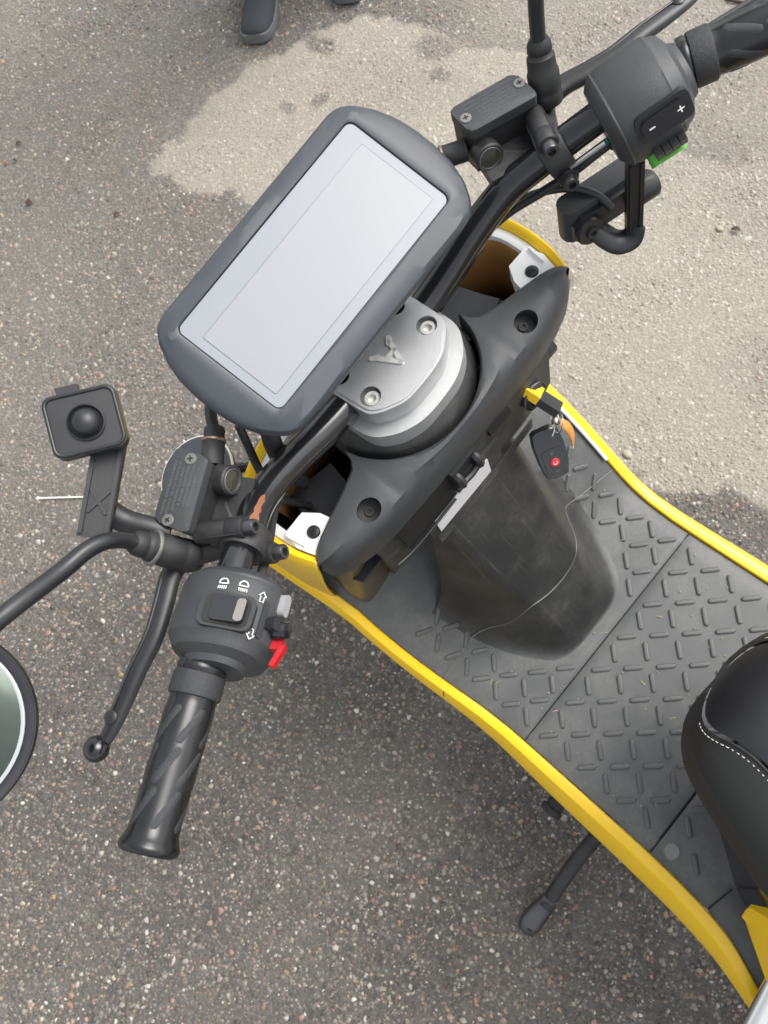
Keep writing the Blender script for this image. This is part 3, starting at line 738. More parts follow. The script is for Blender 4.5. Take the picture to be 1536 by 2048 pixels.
# --- grips
G0, G1 = Vector((-.0665, .2585, 1.0567)), Vector((-.1165, .350, 1.0730))
gd = (G1-G0).normalized(); GL = (G1-G0).length
def grip(s):
    ga, gb = (G0, gd) if s > 0 else (Vector((-.0712, -.2585, 1.0567)), (Vector((-.1105, -.2990, 1.0700))-Vector((-.0712, -.2585, 1.0567))).normalized())
    kx = 1.0 if s > 0 else 1.10
    M_ = HM @ fr(ga, (0, 0, 1), gb) @ Matrix.Diagonal((kx, kx, 1.0, 1))
    prof = [(.0155, -.003), (.0160, .0), (.0160, .002), (.0150, .0035), (.0150, .0185), (.0146, .0200), (.0148, .023), (.0152, .040), (.0149, .06), (.0147, .08), (.0150, GL-.012), (.0153, GL-.0075), (.0166, GL-.004), (.0180, GL-.001), (.0182, GL+.0008), (.0174, GL+.0030), (.0155, GL+.0042), (.0090, GL+.0046), (.0080, GL+.003), (0, GL+.003)]
    g = part('grip', lathe(prof, 40), 'grip_rubber', scooter, M_)
    g['label'] = '%s rubber handlebar grip with slanted ribbed slots' % ('left' if s > 0 else 'right')
    part('knurled_collar', lathe([(.0150, .0035), (.0163, .0042), (.0166, .006), (.0166, .0170), (.0162, .0183), (.0150, .0190)], 40), 'knurl_rubber', g, M_)
    rr_ = lambda z: float(np.interp(z, [p[1] for p in prof], [p[0] for p in prof]))
    for row in range(3):
        for k in range(6):
            zc = .0365+.0240*row; th0 = 2*math.pi*(k+.5*row)/6+.35
            L, W, tau = .0260, .0060, R(27)
            v, f = [], []; nu, nv = 12, 4
            for i in range(nu+1):
                u = -L/2+L*i/nu; e = max(0, abs(u)-(L-W)/2); hw = math.sqrt(max(1e-9, (W/2)**2-e*e))
                for j in range(nv+1):
                    vv = hw*(2*j/nv-1); ax = u*math.cos(tau)-vv*math.sin(tau); ci = u*math.sin(tau)+vv*math.cos(tau)
                    z = zc+ax; q = rr_(z)+(.00035 if j not in (0, nv) and 0 < i < nu else -.0002); th = th0+ci/q
                    v.append((q*math.cos(th), q*math.sin(th), z))
            for i in range(nu):
                for j in range(nv): f.append([i*(nv+1)+j, (i+1)*(nv+1)+j, (i+1)*(nv+1)+j+1, i*(nv+1)+j+1])
            part('grip_slot', (v, f), 'knurl_rubber', g, M_)
    return g
grip(1); grip(-1)

# --- switch housings
DO = Vector((-.0354, .2087, 1.0401)); DA = Vector((-.5035, .8056, .3122)); DC = Vector((-.848, -.53, 0)); DN = Vector((.1655, -.2647, .95))
DPR = [(0, .74), (.002, .82), (.006, .955), (.0072, .975), (.0085, .965), (.012, 1.0), (.0425, 1.0), (.0435, .985), (.0455, .985), (.0475, .95), (.0490, .905), (.052, .87), (.0545, .82), (.058, .58), (.062, .52)]
def drum_pt(t, ph, lift=0.0, side=1):
    def raw(t, ph):
        s_ = float(np.interp(t, [p[0] for p in DPR], [p[1] for p in DPR])); cs, sn = math.cos(ph), math.sin(ph); e = 2/2.25
        return DO+DA*t+DC*(.009+.0352*s_*math.copysign(abs(sn)**e, sn))+DN*((.030 if cs > 0 else .036)*s_*math.copysign(abs(cs)**e, cs))
    p = raw(t, ph); tp = raw(t, ph+.03)-raw(t, ph-.03); n_ = tp.cross(DA).normalized()
    if n_.dot(p-(DO+DA*t+DC*.009)) < 0: n_ = -n_
    return p+n_*lift, n_, tp.normalized()
def drum_frame(t, ph, s, flip=False):
    """x axis = along increasing phi (towards the rider), y axis along the bar, z outwards; right handed on both sides"""
    p, n_, tp = drum_pt(t, ph)
    mm = Vector((1, s, 1)); p = Vector((p.x, p.y*s, p.z)); n_ = Vector((n_.x, n_.y*s, n_.z)); tp = Vector((tp.x, tp.y*s, tp.z))
    return HM @ fr(p, tp, n_)
def housing(s):
    rings = []
    for t, _ in DPR:
        rings.append([drum_pt(t, 2*math.pi*k/48)[0] for k in range(48)])
    h = part('switch_housing', loft(rings), 'black_grain', scooter, HS(s), 28); recalc(h)
    h['label'] = '%s handlebar switch housing' % ('left' if s > 0 else 'right')
    # parting line
    part('parting_line', tube([tuple(drum_pt(t, R(-100), .0001)[0]) for t in (.012, .020, .030, .0425)], .0006, 6, 1), 'void_black', h, HS(s))
    return h
hl = housing(1); hr = housing(-1)
# left switches
M_ = drum_frame(.0345, R(16), 1)
part('switch_frame', prism(rpoly(.0345, .0235, .006), -.004, .0012, .0010, 2), 'black_satin', hl, M_)
part('switch_well', prism(rpoly(.0285, .0195, .0045), -.003, .0018, .0002, 1), 'void_black', hl, M_)
rk = part('beam_rocker', prism(rpoly(.0215, .0165, .0035), -.002, .0046, .0013, 2), 'rocker_black', hl, M_ @ Matrix.Translation((.0018, 0, 0)) @ Matrix.Rotation(R(-7), 4, 'Y'))
part('rocker_pale_end', prism(rpoly(.0058, .0150, .0022), .003, .0050, .0007, 2), 'pale_rocker', hl, M_ @ Matrix.Translation((.0094, 0, .0008)) @ Matrix.Rotation(R(-7), 4, 'Y'))
def lamp_icon(slant):
    b = B(); pts = [(.0026*math.cos(R(a)), .0030*math.sin(R(a)), 0) for a in range(0, 181, 15)]; pts = pts+[(0, 0, 0), pts[0]]
    pts = [(x, y+.0008, 0) for x, y, _ in pts]
    b.add(tube(pts, .00038, 6, 1))
    for i in range(5):
        x = -.0022+.0011*i; b.add(tube([(x, -.0006, 0), (x-.0004*slant, -.0026, 0)], .00026, 6, 1))
    return (b.v, b.f)
def put_icon(vf, t, ph, s, par, rz, name):
    M_ = drum_frame(t, R(ph), s) @ Matrix.Translation((0, 0, .0005)) @ Matrix.Rotation(rz, 4, 'Z') @ Matrix.Scale(1.12, 4); return part(name, vf, 'white_print', par, M_)
put_icon(lamp_icon(1), .0175, 5, 1, hl, 0, 'low_beam_icon'); put_icon(lamp_icon(-1), .0172, 25, 1, hl, 0, 'high_beam_icon')
def arrow_icon():
    p = [(0, .0036), (.0024, .0008), (.0011, .0008), (.0011, -.0024), (-.0011, -.0024), (-.0011, .0008), (-.0024, .0008), (0, .0036)]
    return tube([(x, y, 0) for x, y in p], .0003, 6, 1)
put_icon(arrow_icon(), .0200, 49, 1, hl, 0, 'arrow_icon'); put_icon(arrow_icon(), .0440, 48, 1, hl, math.pi, 'arrow_icon')
part('turn_slot', prism(rpoly(.0045, .0250, .002), -.002, .0006, .0002, 1), 'black_satin', hl, drum_frame(.033, R(58), 1))
part('turn_knob', prism(rpoly(.0090, .0085, .002), -.003, .0070, .0016, 2), 'black_satin', hl, drum_frame(.0335, R(70), 1))
part('turn_knob_cap', lathe([(.0058, 0), (.0060, .006), (.0050, .009), (0, .0095)], 20), 'black_gloss', hl, drum_frame(.0345, R(80), 1) @ Matrix.Translation((0, 0, .001)))
part('horn_button', prism(rpoly(.0075, .0150, .0034), -.003, .0042, .0018, 2), 'grey_button', hl, drum_frame(.0170, R(82), 1))
rb = B(); RM_ = drum_frame(.0415, R(86), 1)
rb.add(rbox(.007, .009, .008, .002), RM_ @ Matrix.Translation((.002, .000, .0015))); rb.add(prism(rpoly(.0045, .0160, .0020), 0, .0036, .0012, 2), RM_ @ Matrix.Translation((-.001, -.0085, .0045)) @ Matrix.Rotation(R(18), 4, 'X'))
rb.build('red_lever', 'red_plastic', hl)
# right switches
M_ = drum_frame(.0345, R(66), -1)
part('rocker_frame', prism(rpoly(.0205, .0370, .005), -.004, .0016, .0012, 2), 'black_satin', hr, M_)
part('speed_rocker', prism(rpoly(.0135, .0315, .0045), -.002, .0042, .0018, 2), 'rocker_black', hr, M_)
def plus():
    b = B(); b.add(rbox(.0048, .0009, .0004, .0001)); b.add(rbox(.0009, .0048, .00042, .0001)); return (b.v, b.f)
part('plus_sign', plus(), 'white_print', hr, drum_frame(.0450, R(66), -1) @ Matrix.Translation((0, 0, .0046)))
part('minus_sign', rbox(.0008, .0040, .0004, .0001), 'white_print', hr, drum_frame(.0250, R(66), -1) @ Matrix.Translation((0, 0, .0046)))
part('zero_mark', tube([(.0010*math.cos(a), .0019*math.sin(a), 0) for a in np.linspace(0, 2*math.pi, 17)], .00028, 6, 1), 'screw_grey', hr, drum_frame(.0445, R(92), -1) @ Matrix.Translation((0, 0, .0003)))
tg = B(); TMx = drum_frame(.0320, R(108), -1)
for k in range(4): tg.add(rbox(.0090, .0050, .0080-.001*abs(k-1.5), .0012), TMx @ Matrix.Translation((0, -.0085+.0056*k, .0030)))
tg.build('ribbed_toggle', 'black_satin', hr)
part('green_button', prism(rpoly(.0085, .0260, .0040), -.004, .0068, .0024, 3), 'green_plastic', hr, drum_frame(.0290, R(126), -1) @ Matrix.Translation((0, 0, .0015)))

# --- brake reservoirs, clamps, levers
RES = [Vector((.0592, .1603, 0)), Vector((.0326, .1522, 0)), Vector((.0086, .2006, 0)), Vector((.036, .2084, 0))]   # fi, ri, ro, fo
rc = (RES[0]+RES[1]+RES[2]+RES[3])/4; e1 = ((RES[2]+RES[3])-(RES[0]+RES[1])).normalized()
LINES = ['WARNING: CLEAN FILLER CAP BEFORE', 'REMOVING. USE ONLY BRAKE FLUID', 'DOT4 BRAKE FLUID FROM', 'A SEALED CONTAINER', 'LIQUIDE DE FREIN UTILISER', 'DOT4 SEULEMENT']
def reservoir(s):
    fi, ri, ro, fo = [Vector((p.x, p.y*s, 0)) for p in RES]
    c_ = Vector((rc.x, rc.y*s, 0)); e = Vector((e1.x, e1.y*s, 0)); side = 'left' if s > 0 else 'right'
    poly = [(p.x-c_.x, p.y-c_.y) for p in ((fi, ri, ro, fo) if s > 0 else (fi, fo, ro, ri))]
    Mz = HM @ Matrix.Translation((c_.x, c_.y, 0))
    b = B(); b.add(prism([(x*.95, y*.97) for x, y in poly], 1.003, 1.0395, .003, 2), Mz)
    # lower flange to the bar clamp
    fdir = Vector((e.y*s, -e.x*s, 0))     # forwards
    if fdir.x < 0: fdir = -fdir
    b.add(rbox(.036, .046, .010, .002), HM @ fr((c_.x-fdir.x*.020, c_.y-fdir.y*.020, 1.012), fdir, (0, 0, 1)))
    r = b.build('brake_reservoir', 'cast_black', scooter, 30); r['label'] = '%s brake fluid reservoir' % side
    pl = [(x*1.03, y*1.03) for x, y in poly]
    if sum(pl[i][0]*pl[(i+1) % 4][1]-pl[(i+1) % 4][0]*pl[i][1] for i in range(4)) < 0: pl = pl[::-1]
    pl2 = []
    for i in range(4):
        p, a_, b_ = Vector(pl[i]), Vector(pl[i-1]), Vector(pl[(i+1) % 4]); p0 = p+(a_-p).normalized()*.0050; p1 = p+(b_-p).normalized()*.0050
        for k in range(6):
            t = k/5; q = p0*(1-t)**2+p*2*t*(1-t)+p1*t*t; pl2.append((q.x, q.y))
    lid = part('reservoir_lid', prism(pl2, 1.0385, 1.0470, .0014, 3, which='top'), 'black_grain', r, Mz, 30); recalc(lid)
    tdir = -e if s > 0 else e
    for (px, py) in ((.0433, .1599), (.0267, .2027)):
        Ms = axz((px, py*s, 1.0468), (0, 0, 1))
        sc = B().add(lathe([(.0044, -.001), (.0044, .0006), (.0040, .0011), (0, .0012)], 22), HM @ Ms).build('lid_screw', 'screw_grey', r)
        q = B(); A_ = random.uniform(0, 1.5)
        q.add(rbox(.0042, .0009, .0005, .0001), HM @ Ms @ Matrix.Rotation(A_, 4, 'Z') @ Matrix.Translation((0, 0, .0012))); q.add(rbox(.0009, .0042, .0006, .0001), HM @ Ms @ Matrix.Rotation(A_, 4, 'Z') @ Matrix.Translation((0, 0, .0012)))
        q.build('screw_cross', 'void_black', r)
    tb = B()
    for i, ln in enumerate(LINES):
        vf = text(ln, .0026, .00012); xs_ = [p[0] for p in vf[0]]; wmax = (.040 if i in (0, 1) else .031 if i < 5 else .022); sc_ = min(1.15, wmax/max(xs_)); w_ = max(xs_)*sc_
        vf = ([(x*sc_-w_/2, y, z) for x, y, z in vf[0]], vf[1])
        fo_ = .0088-.0036*i
        o_ = c_+fdir*fo_+tdir*(.0035 if i in (3, 4) else 0); tb.add(vf, HM @ fr((o_.x, o_.y, 1.0471), tdir, (0, 0, 1)))
    tb.build('lid_lettering', 'lid_text', r)
    # sight glass on the rear face near the inner end
    sp = Vector((.0235, .1560*s, 1.0240)); sn = Vector((-fdir.x, -fdir.y, .28)).normalized(); Ms = HM @ axz(sp, sn)
    part('sight_collar', lathe([(.0115, -.006), (.0112, .0042), (.0100, .0055), (.0086, .0052), (.0084, .003), (0, .003)], 30), 'cast_black', r, Ms)
    part('sight_ring', lathe([(.0086, .0030), (.0087, .0050), (.0080, .0054), (.0078, .0030)], 30), 'screw_grey', r, Ms)
    part('sight_glass', lathe([(.0079, .003), (.0075, .0044), (.005, .0049), (0, .0051)], 30), 'sight_lens', r, Ms)
    # hose union at the inner end
    hin = Vector((.0470-.0, .1500*s, 1.020)); hd = (-e+Vector((.25, 0, .05))).normalized()
    hb = part('hose_union', lathe([(.0085, -.006), (.0085, .012), (.0078, .0135), (.0078, .022), (.0068, .024), (0, .024)], 20), 'cast_black', r, HM @ axz(hin, hd))
    part('union_washer', lathe([(.0088, .0120), (.0092, .0125), (.0092, .0138), (.0088, .0142)], 20), 'copper_washer', r, HM @ axz(hin, hd))
    p0 = hin+hd*.020
    part('brake_hose', tube([tuple(p0), tuple(p0+hd*.02+Vector((.008, 0, -.004))), (p0.x+.040, p0.y-s*.045, 1.00), (.088, .060*s, .96), (.090, .035*s, .90), (.075, .030*s, .80)], .0046, 10, 6), 'hose_rubber', r, HM)
    return r
resl = reservoir(1); resr = reservoir(-1)
def bracket(s):
    side = 'left' if s > 0 else 'right'
    P0 = Vector((-.0155, .1790, 1.0215)); t = Vector((-.50, .795, .344)).normalized(); M0 = HS(s)
    b = B(); b.add(lathe([(.0118, -.010), (.0165, -.009), (.0170, -.006), (.0170, .008), (.0160, .010), (.0118, .010)], 32), M0 @ axz(P0+t*.004, t))
    up = (Vector((.25, .1, 1))-t*Vector((.25, .1, 1)).dot(t)).normalized(); rear = t.cross(up).normalized()
    if rear.x > 0: rear = -rear
    # two bosses holding the pinch bolts
    c1 = P0+up*.0150+t*.004; c2 = P0-up*.0170+t*.004+rear*.004
    b.add(lathe([(.0080, -.030), (.0082, -.004), (.0078, -.003), (.0082, -.002), (.0082, .010), (.0075, .0115)], 20), M0 @ axz(c1, rear)); b.add(rbox(.026, .016, .020, .003), M0 @ fr(c1-rear*.006-up*.006, rear, up))
    b.add(lathe([(.0078, -.024), (.0078, .010), (.0072, .0115)], 20), M0 @ axz(c2, rear)); b.add(rbox(.024, .016, .018, .003), M0 @ fr(c2-rear*.006+up*.006, rear, up))
    br = b.build('bar_bracket', 'cast_black', scooter, 34); br['label'] = '%s lever bracket clamped round the bar' % side
    for c_ in (c1, c2): part('pinch_bolt', lathe([(.0056, .010), (.0056, .0185), (.0050, .0195), (.0030, .0195), (.0030, .0150), (0, .0150)], 20), 'dark_steel', br, M0 @ axz(c_, rear))
    part('bracket_web', tube([(.0185, .1700, 1.0125), (.004, .1775, 1.0130), (-.010, .184, 1.016)], .0048, 10, 4), 'bracket_dust', br, M0)
    # pivot arm out to the lever
    part('lever_pivot', lathe([(.0095, -.014), (.0100, -.012), (.0100, .010), (.0085, .012), (.003, .012), (0, .011)], 22), 'cast_black', br, M0 @ axz((.0190, .2180, 1.012), (0.05, 0, 1)))
    part('pivot_arm', tube([(-.006, .190, 1.018), (.006, .204, 1.014), (.019, .218, 1.012)], [.010, .0095, .009], 12, 4), 'cast_black', br, M0)
    # brake lever blade
    path = [(.0165, .2230, 1.018), (.0120, .2370, 1.020), (.0020, .2530, 1.022), (-.0085, .2730, 1.024), (-.0150, .2960, 1.025), (-.0215, .3160, 1.025), (-.0270, .3340, 1.025), (-.0290, .3450, 1.025)]
    kl = 1.0 if s > 0 else 1.08
    lv = part('brake_lever', tube(path, [q_*kl for q_ in (.0085, .0082, .0080, .0078, .0074, .0068, .0058, .0050)], 14, 6, ell=(1.0, .62)), 'black_satin', scooter, M0)
    lv['label'] = '%s black brake lever with ball end' % side
    lb = B(); lb.add(sphere(.0092, 20, 14, (1, 1, .85)), M0 @ Matrix.Translation((-.0278, .3530, 1.025))); lb.build('ball_end', 'black_gloss', lv)
    part('lever_notch', lathe([(.0040, -.0048), (.0048, -.0040), (.0048, .0046), (.0040, .0052), (0, .0052)], 14), 'black_satin', lv, M0 @ Matrix.Translation((-.0235, .3300, 1.0250)))
    part('lever_ridge', tube([(x+.0035, y+.0015, z+.0040) for x, y, z in path[1:7]], .0011, 8, 5), 'black_satin', lv, M0)
    return br
brl = bracket(1); brr = bracket(-1)
# cables along the bar and cable ties
for s in SIDES:
    part('bar_cable', tube([(-.060, .232, 1.028), (-.044, .205, 1.016), (-.030, .186, 1.002), (-.016, .172, .990), (.006, .150, .972), (.020, .125, .955), (.030, .10, .935), (.034, .07, .90), (.045, .06, .85)], .0036, 10, 6), 'hose_rubber', scooter, HS(s))
    part('cable_tie', lathe([(.0040, -.0022), (.0050, -.0018), (.0050, .0018), (.0040, .0022)], 14), 'black_satin', scooter, HS(s) @ axz((-.0475, .2105, 1.0185), (-.5, .8, .3)))
part('wire', tube([(-.050, -.203, 1.031), (-.041, -.192, 1.0225), (-.034, -.184, 1.016)], .0024, 8, 5), 'teal_wire', scooter, HM)
part('wire', tube([(-.050, -.199, 1.0325), (-.041, -.188, 1.0245), (-.034, -.180, 1.018)], .0020, 8, 5), 'steel', scooter, HM)
part('harness', tube([(.060, .118, 1.00), (.050, .126, .985), (.040, .135, .965), (.030, .142, .93), (.035, .13, .86)], .0036, 10, 6), 'hose_rubber', scooter, HM)
part('harness', tube([(.045, .100, 1.005), (.036, .112, .985), (.030, .120, .955), (.035, .118, .90)], [.0062, .0075, .0066, .006], 12, 5), 'black_rubber', scooter, HM)

# --- display
DT = R(20)
DM = HM @ fr((.0505, 0, 1.0685), (0, -1, 0), (-math.sin(DT), 0, math.cos(DT)))   # x axis to the rider's right, y axis forwards and up
OUT = half([])  # (outline below)
hp = [(0, -.0625), (.040, -.0625), (.085, -.0625), (.0965, -.0610), (.1045, -.0555), (.1130, -.0430), (.1185, -.0270), (.1205, -.0100), (.1205, .0070), (.1185, .0230), (.1140, .0370), (.1070, .0500), (.1000, .0570), (.0920, .0595), (.040, .0595), (0, .0595)]
hp = [(x*1.030, y*1.035) for x, y in hp]
opoly = hp+[(-x, y) for x, y in hp[-2:0:-1]]
def radial(poly, a):
    d = Vector((math.cos(a), math.sin(a))); best = 0
    for i in range(len(poly)):
        p, q = Vector(poly[i]), Vector(poly[(i+1) % len(poly)]); e = q-p; den = d.x*e.y-d.y*e.x
        if abs(den) < 1e-12: continue
        t = (p.x*e.y-p.y*e.x)/den; u = (p.x*d.y-p.y*d.x)/den
        if t > 0 and -1e-9 <= u <= 1+1e-9: best = max(best, t)
    return best
NA = 160
sp_ = rpoly(.1930, .0905, .0055, 4)
angs = sorted([2*math.pi*i/NA for i in range(NA)]+[math.atan2(y, x) % (2*math.pi) for x, y in sp_])
ro_ = [radial(opoly, a) for a in angs]; ri_ = [radial(sp_, a) for a in angs]
def dring(f, z): return [(math.cos(a)*f(i), math.sin(a)*f(i), z) for i, a in enumerate(angs)]
def inset(d): return lambda i: ro_[i]-d*(1+.6*abs(math.cos(angs[i]))**8)
drs = [dring(inset(.024), -.036), dring(inset(.016), -.0345), dring(inset(.006), -.026), dring(inset(.0008), -.012), dring(inset(0), -.0085), dring(inset(.0005), -.0062), dring(inset(.0022), -.0034), dring(inset(.0050), -.0016), dring(lambda i: ri_[i]+.0085, .0004), dring(lambda i: ri_[i]+.0025, .0010), dring(lambda i: ri_[i]+.0006, .0004), dring(lambda i: ri_[i], -.0022)]
for r_ in drs[:8]:
    pass
disp = part('display', loft(drs), 'display_grey', scooter, DM, 25)
disp['label'] = 'wide grey framed instrument display with a pale blank screen'
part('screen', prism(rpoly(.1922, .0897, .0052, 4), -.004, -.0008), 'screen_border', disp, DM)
AC = (0, -.0040)
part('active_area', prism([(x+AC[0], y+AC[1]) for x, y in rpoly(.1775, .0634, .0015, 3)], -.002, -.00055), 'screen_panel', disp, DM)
part('active_edge', tube([(x+AC[0], y+AC[1], -.00055) for x, y in rpoly(.1778, .0637, .0015, 2)+[rpoly(.1778, .0637, .0015, 2)[0]]], .00028, 6, 1), 'screen_line', disp, DM)
part('display_mount', rbox(.070, .050, .034, .004), 'black_satin', disp, HM @ fr((.047, 0, 1.008), (0, 1, 0), (-.2, 0, 1)))
part('display_stay', prism([(.045, .044), (.028, .044), (.028, -.044), (.045, -.044)], .968, 1.03, .002), 'black_satin', disp, HM)
part('display_bracket', rbox(.012, .014, .006, .001), 'screw_grey', disp, HM @ fr((.024, .083, .998), (1, .4, 0), (0, 0, 1)))
part('display_bracket', rbox(.012, .014, .006, .001), 'screw_grey', disp, HM @ fr((.026, .060, .998), (1, .4, 0), (0, 0, 1)))

# --- mirrors
def boot(name, p0, p1, par):
    p0, p1 = Vector(p0), Vector(p1); d = p1-p0; L = d.length
    return part(name, lathe([(.0118, 0), (.0122, .002), (.0120, L*.18), (.0116, L*.20), (.0120, L*.24), (.0117, L*.50), (.0108, L*.53), (.0102, L*.74), (.0092, L*.76), (.0086, L*.80), (.0092, L*.83), (.0086, L*.93), (.0068, L), (0, L)], 28), 'black_rubber', par, HM @ axz(p0, d))
lst = [(.0165, .2195, 1.045), (.0277, .2270, 1.064), (.0285, .2330, 1.084), (.0295, .2440, 1.094), (.0280, .2620, 1.103), (.0210, .2980, 1.130), (.0270, .3300, 1.128), (.0330, .3580, 1.114), (.0290, .3740, 1.106)]
ml = part('mirror', tube(lst, [.0055, .0055, .0056, .0058, .0058, .0058, .0058, .0058, .0058], 14, 6), 'black_satin', scooter, HM); ml['label'] = 'left mirror with black stem and round glass'
part('stem_band', lathe([(.0122, 0), (.0130, .001), (.0130, .0025), (.0122, .0035)], 26), 'screw_grey', ml, HM @ axz((.0225, .2232, 1.0435), (.5, .25, .83)))
boot('stem_boot', (.0100, .2150, 1.020), (.0290, .2275, 1.062), ml)
MC = Vector((.0135, .371, 1.128)); MN = Vector((-.45, -.25, .86)).normalized(); MM = HM @ fr(MC, (0, 1, 0), MN)
part('mirror_shell', lathe([(0, -.030), (.025, -.028), (.042, -.022), (.053, -.013), (.0575, -.006), (.0585, -.002), (.0585, .0015), (.0575, .0030), (.0530, .0024), (.0515, .0014), (0, .0014)], 56), 'black_satin', ml, MM)
part('mirror_rim', lathe([(.0570, .0026), (.0566, .0034), (.0535, .0028), (.0515, .0016)], 56, cap=False), 'black_satin', ml, MM)
part('mirror_glass', lathe([(.0514, .0010), (.0514, .0020), (.050, .0023), (.03, .0030), (0, .0034)], 56), 'mirror_glass', ml, MM)
part('glass_bevel', lathe([(.0516, .0018), (.0514, .0026), (.0500, .0029), (.0492, .0026)], 56, cap=False), 'mirror_ring', ml, MM)
rst = [(.0170, -.2195, 1.045), (.0260, -.2260, 1.070), (.0300, -.2330, 1.110), (.0280, -.2500, 1.160), (.0200, -.2850, 1.205), (.0220, -.3300, 1.224), (.0340, -.3650, 1.212), (.0360, -.3900, 1.193)]
mr_ = part('mirror', tube(rst, .0056, 14, 6), 'black_satin', scooter, HM); mr_['label'] = 'right mirror stem rising from its rubber boot'
boot('stem_boot', (.0130, -.2165, 1.022), (.0262, -.2262, 1.066), mr_)
RMM = HM @ fr((.0135, -.385, 1.205), (0, 1, 0), Vector((-.75, .30, .58)).normalized())
part('mirror_shell', lathe([(0, -.030), (.025, -.028), (.042, -.022), (.053, -.013), (.0575, -.006), (.0585, -.002), (.0585, .0015), (.0575, .0030), (.0530, .0024), (.0515, .0014), (0, .0014)], 56), 'black_satin', mr_, RMM)
part('mirror_glass', lathe([(.0514, .0010), (.0514, .0020), (.050, .0023), (.03, .0030), (0, .0034)], 56), 'mirror_glass', mr_, RMM)

# --- square ball mount on the left mirror post
PC = Vector((.0812, .1818, 1.110)); 
pq = [Vector((.1154, .1918, 1.110)), Vector((.0871, .156, 1.110)), Vector((.0497, .1707, 1.110)), Vector((.0723, .2078, 1.110))]
pn = Vector((-.38, -.06, .92)).normalized()
PM = HM @ fr(PC, (pq[1]-pq[0]), pn)
w_ = .0470; h_ = .0415
mt = part('ball_mount', prism(rpoly(w_, h_, .0065, 5), -.0090, .0, .0016, 2), 'black_satin', scooter, PM, 30); mt['label'] = 'black square ball mount plate on a bent arm beside the left mirror'
rimp = rpoly(w_-.0012, h_-.0012, .0060, 5)
part('plate_rim', tube([(x*.955, y*.95, .0004) for x, y in rimp+[rimp[0]]], .0012, 8, 1), 'black_satin', mt, PM)
part('ball_socket', lathe([(.0115, .0), (.0120, .0016), (.0112, .0022), (.0103, .0008), (.0096, -.0002), (0, -.0002)], 34), 'black_satin', mt, PM @ Matrix.Translation((0.001, -.001, 0)))
part('ball', lathe([(.0094, 0), (.0090, .0028), (.0072, .0058), (.0045, .0075), (.002, .0081), (0, .0082)], 34), 'black_satin', mt, PM @ Matrix.Translation((0.001, -.001, 0)))
part('plate_latch', rbox(.014, .006, .006, .0012), 'black_satin', mt, PM @ Matrix.Translation((-.006, .0225, -.004)))
ab = B()
A0 = Vector((.0730, .1935, 1.094)); A1 = Vector((.0545, .2275, 1.058)); ad = (A1-A0)
ab.add(rbox(.0200, ad.length+.016, .0150, .0035, 3), HM @ fr((A0+A1)/2, ad.cross(Vector((0, 0, 1))), Vector((-.45, -.1, .85))))
ab.add(tube([(.0560, .2260, 1.056), (.0440, .2235, 1.048), (.0290, .2160, 1.042), (.0180, .2110, 1.036)], [.0095, .0085, .0080, .0085], 12, 5, ell=(1, .8)))
AMx = HM @ fr((A0+A1)/2, ad.cross(Vector((0, 0, 1))), Vector((-.45, -.1, .85)))
for sg in (-1, 1): ab.add(rbox(.0026, ad.length+.012, .0040, .0008), AMx @ Matrix.Translation((.0082*sg, 0, .0078)))
ab.add(rbox(.0022, .020, .0030, .0006), AMx @ Matrix.Translation((0, .010, .0078)) @ Matrix.Rotation(.65, 4, 'Z')); ab.add(rbox(.0022, .020, .0032, .0006), AMx @ Matrix.Translation((0, .010, .0078)) @ Matrix.Rotation(-.65, 4, 'Z'))
ab.build('mount_arm', 'black_satin', mt, 34)

# --- second mount, hanging under the right switch housing
ml_ = Vector((-.35, -.94, 0)).normalized(); mr2 = Vector((-.94, .35, 0)).normalized()
MC2 = Vector((-.0415, -.2055, .9560)); Q1 = fr(MC2, ml_, Vector((0, 0, 1)))
m2 = part('hanging_mount', prism(rpoly(.070, .021, .009, 5), -.018, .016, .003, 3), 'black_grain', scooter, HM @ Q1 @ Matrix.Rotation(R(-6), 4, 'X'), 34); m2['label'] = 'black hinged mount hanging under the right switch housing'
FQ = fr(MC2+mr2*.0110+Vector((0, 0, -.002)), ml_, mr2)
part('mount_face', prism([(-.031, -.010), (-.026, -.0155), (.020, -.0150), (.030, -.0080), (.031, .0090), (.026, .0125), (-.024, .0125), (-.031, .006)], -.003, .0028, .0014, 2), 'black_satin', m2, HM @ FQ)
part('hinge_boss', lathe([(.0122, -.006), (.0125, .006), (.0112, .0082), (.0052, .0082), (.0048, .0105), (.0026, .0105), (.0022, .0085), (0, .0085)], 26), 'black_satin', m2, HM @ axz(MC2-ml_*.0185+mr2*.012+Vector((0, 0, -.006)), mr2+Vector((0, 0, .25))))
ua = B()
ua.add(tube([(-.0500, -.1880, .9480), (-.0600, -.1900, .9400), (-.0700, -.1945, .9330), (-.0775, -.2030, .9340), (-.0775, -.2085, .9440)], [.0095, .0105, .0105, .0095, .0080], 14, 6, ell=(1, .55)), HM)
ua.add(prism(rpoly(.0135, .076, .004, 4), -.0028, .0028, .0012, 2), HM @ fr((-.0715, -.2105, .9720), Vector((-.60, -.80, 0)), Vector((-.80, .60, .18))))
ua.build('mount_strap', 'black_satin', m2, 36)
for sg in (-.0040, .0040): part('strap_rib', rbox(.0016, .068, .0020, .0005), 'black_satin', m2, HM @ fr((-.0715, -.2105, .9720), Vector((-.60, -.80, 0)), Vector((-.80, .60, .18))) @ Matrix.Translation((sg, 0, .0032)))
part('mount_clamp', lathe([(.0100, -.012), (.0115, -.010), (.0115, .010), (.0100, .012)], 20), 'black_satin', m2, HM @ axz((-.0660, -.2300, .9560), ml_))
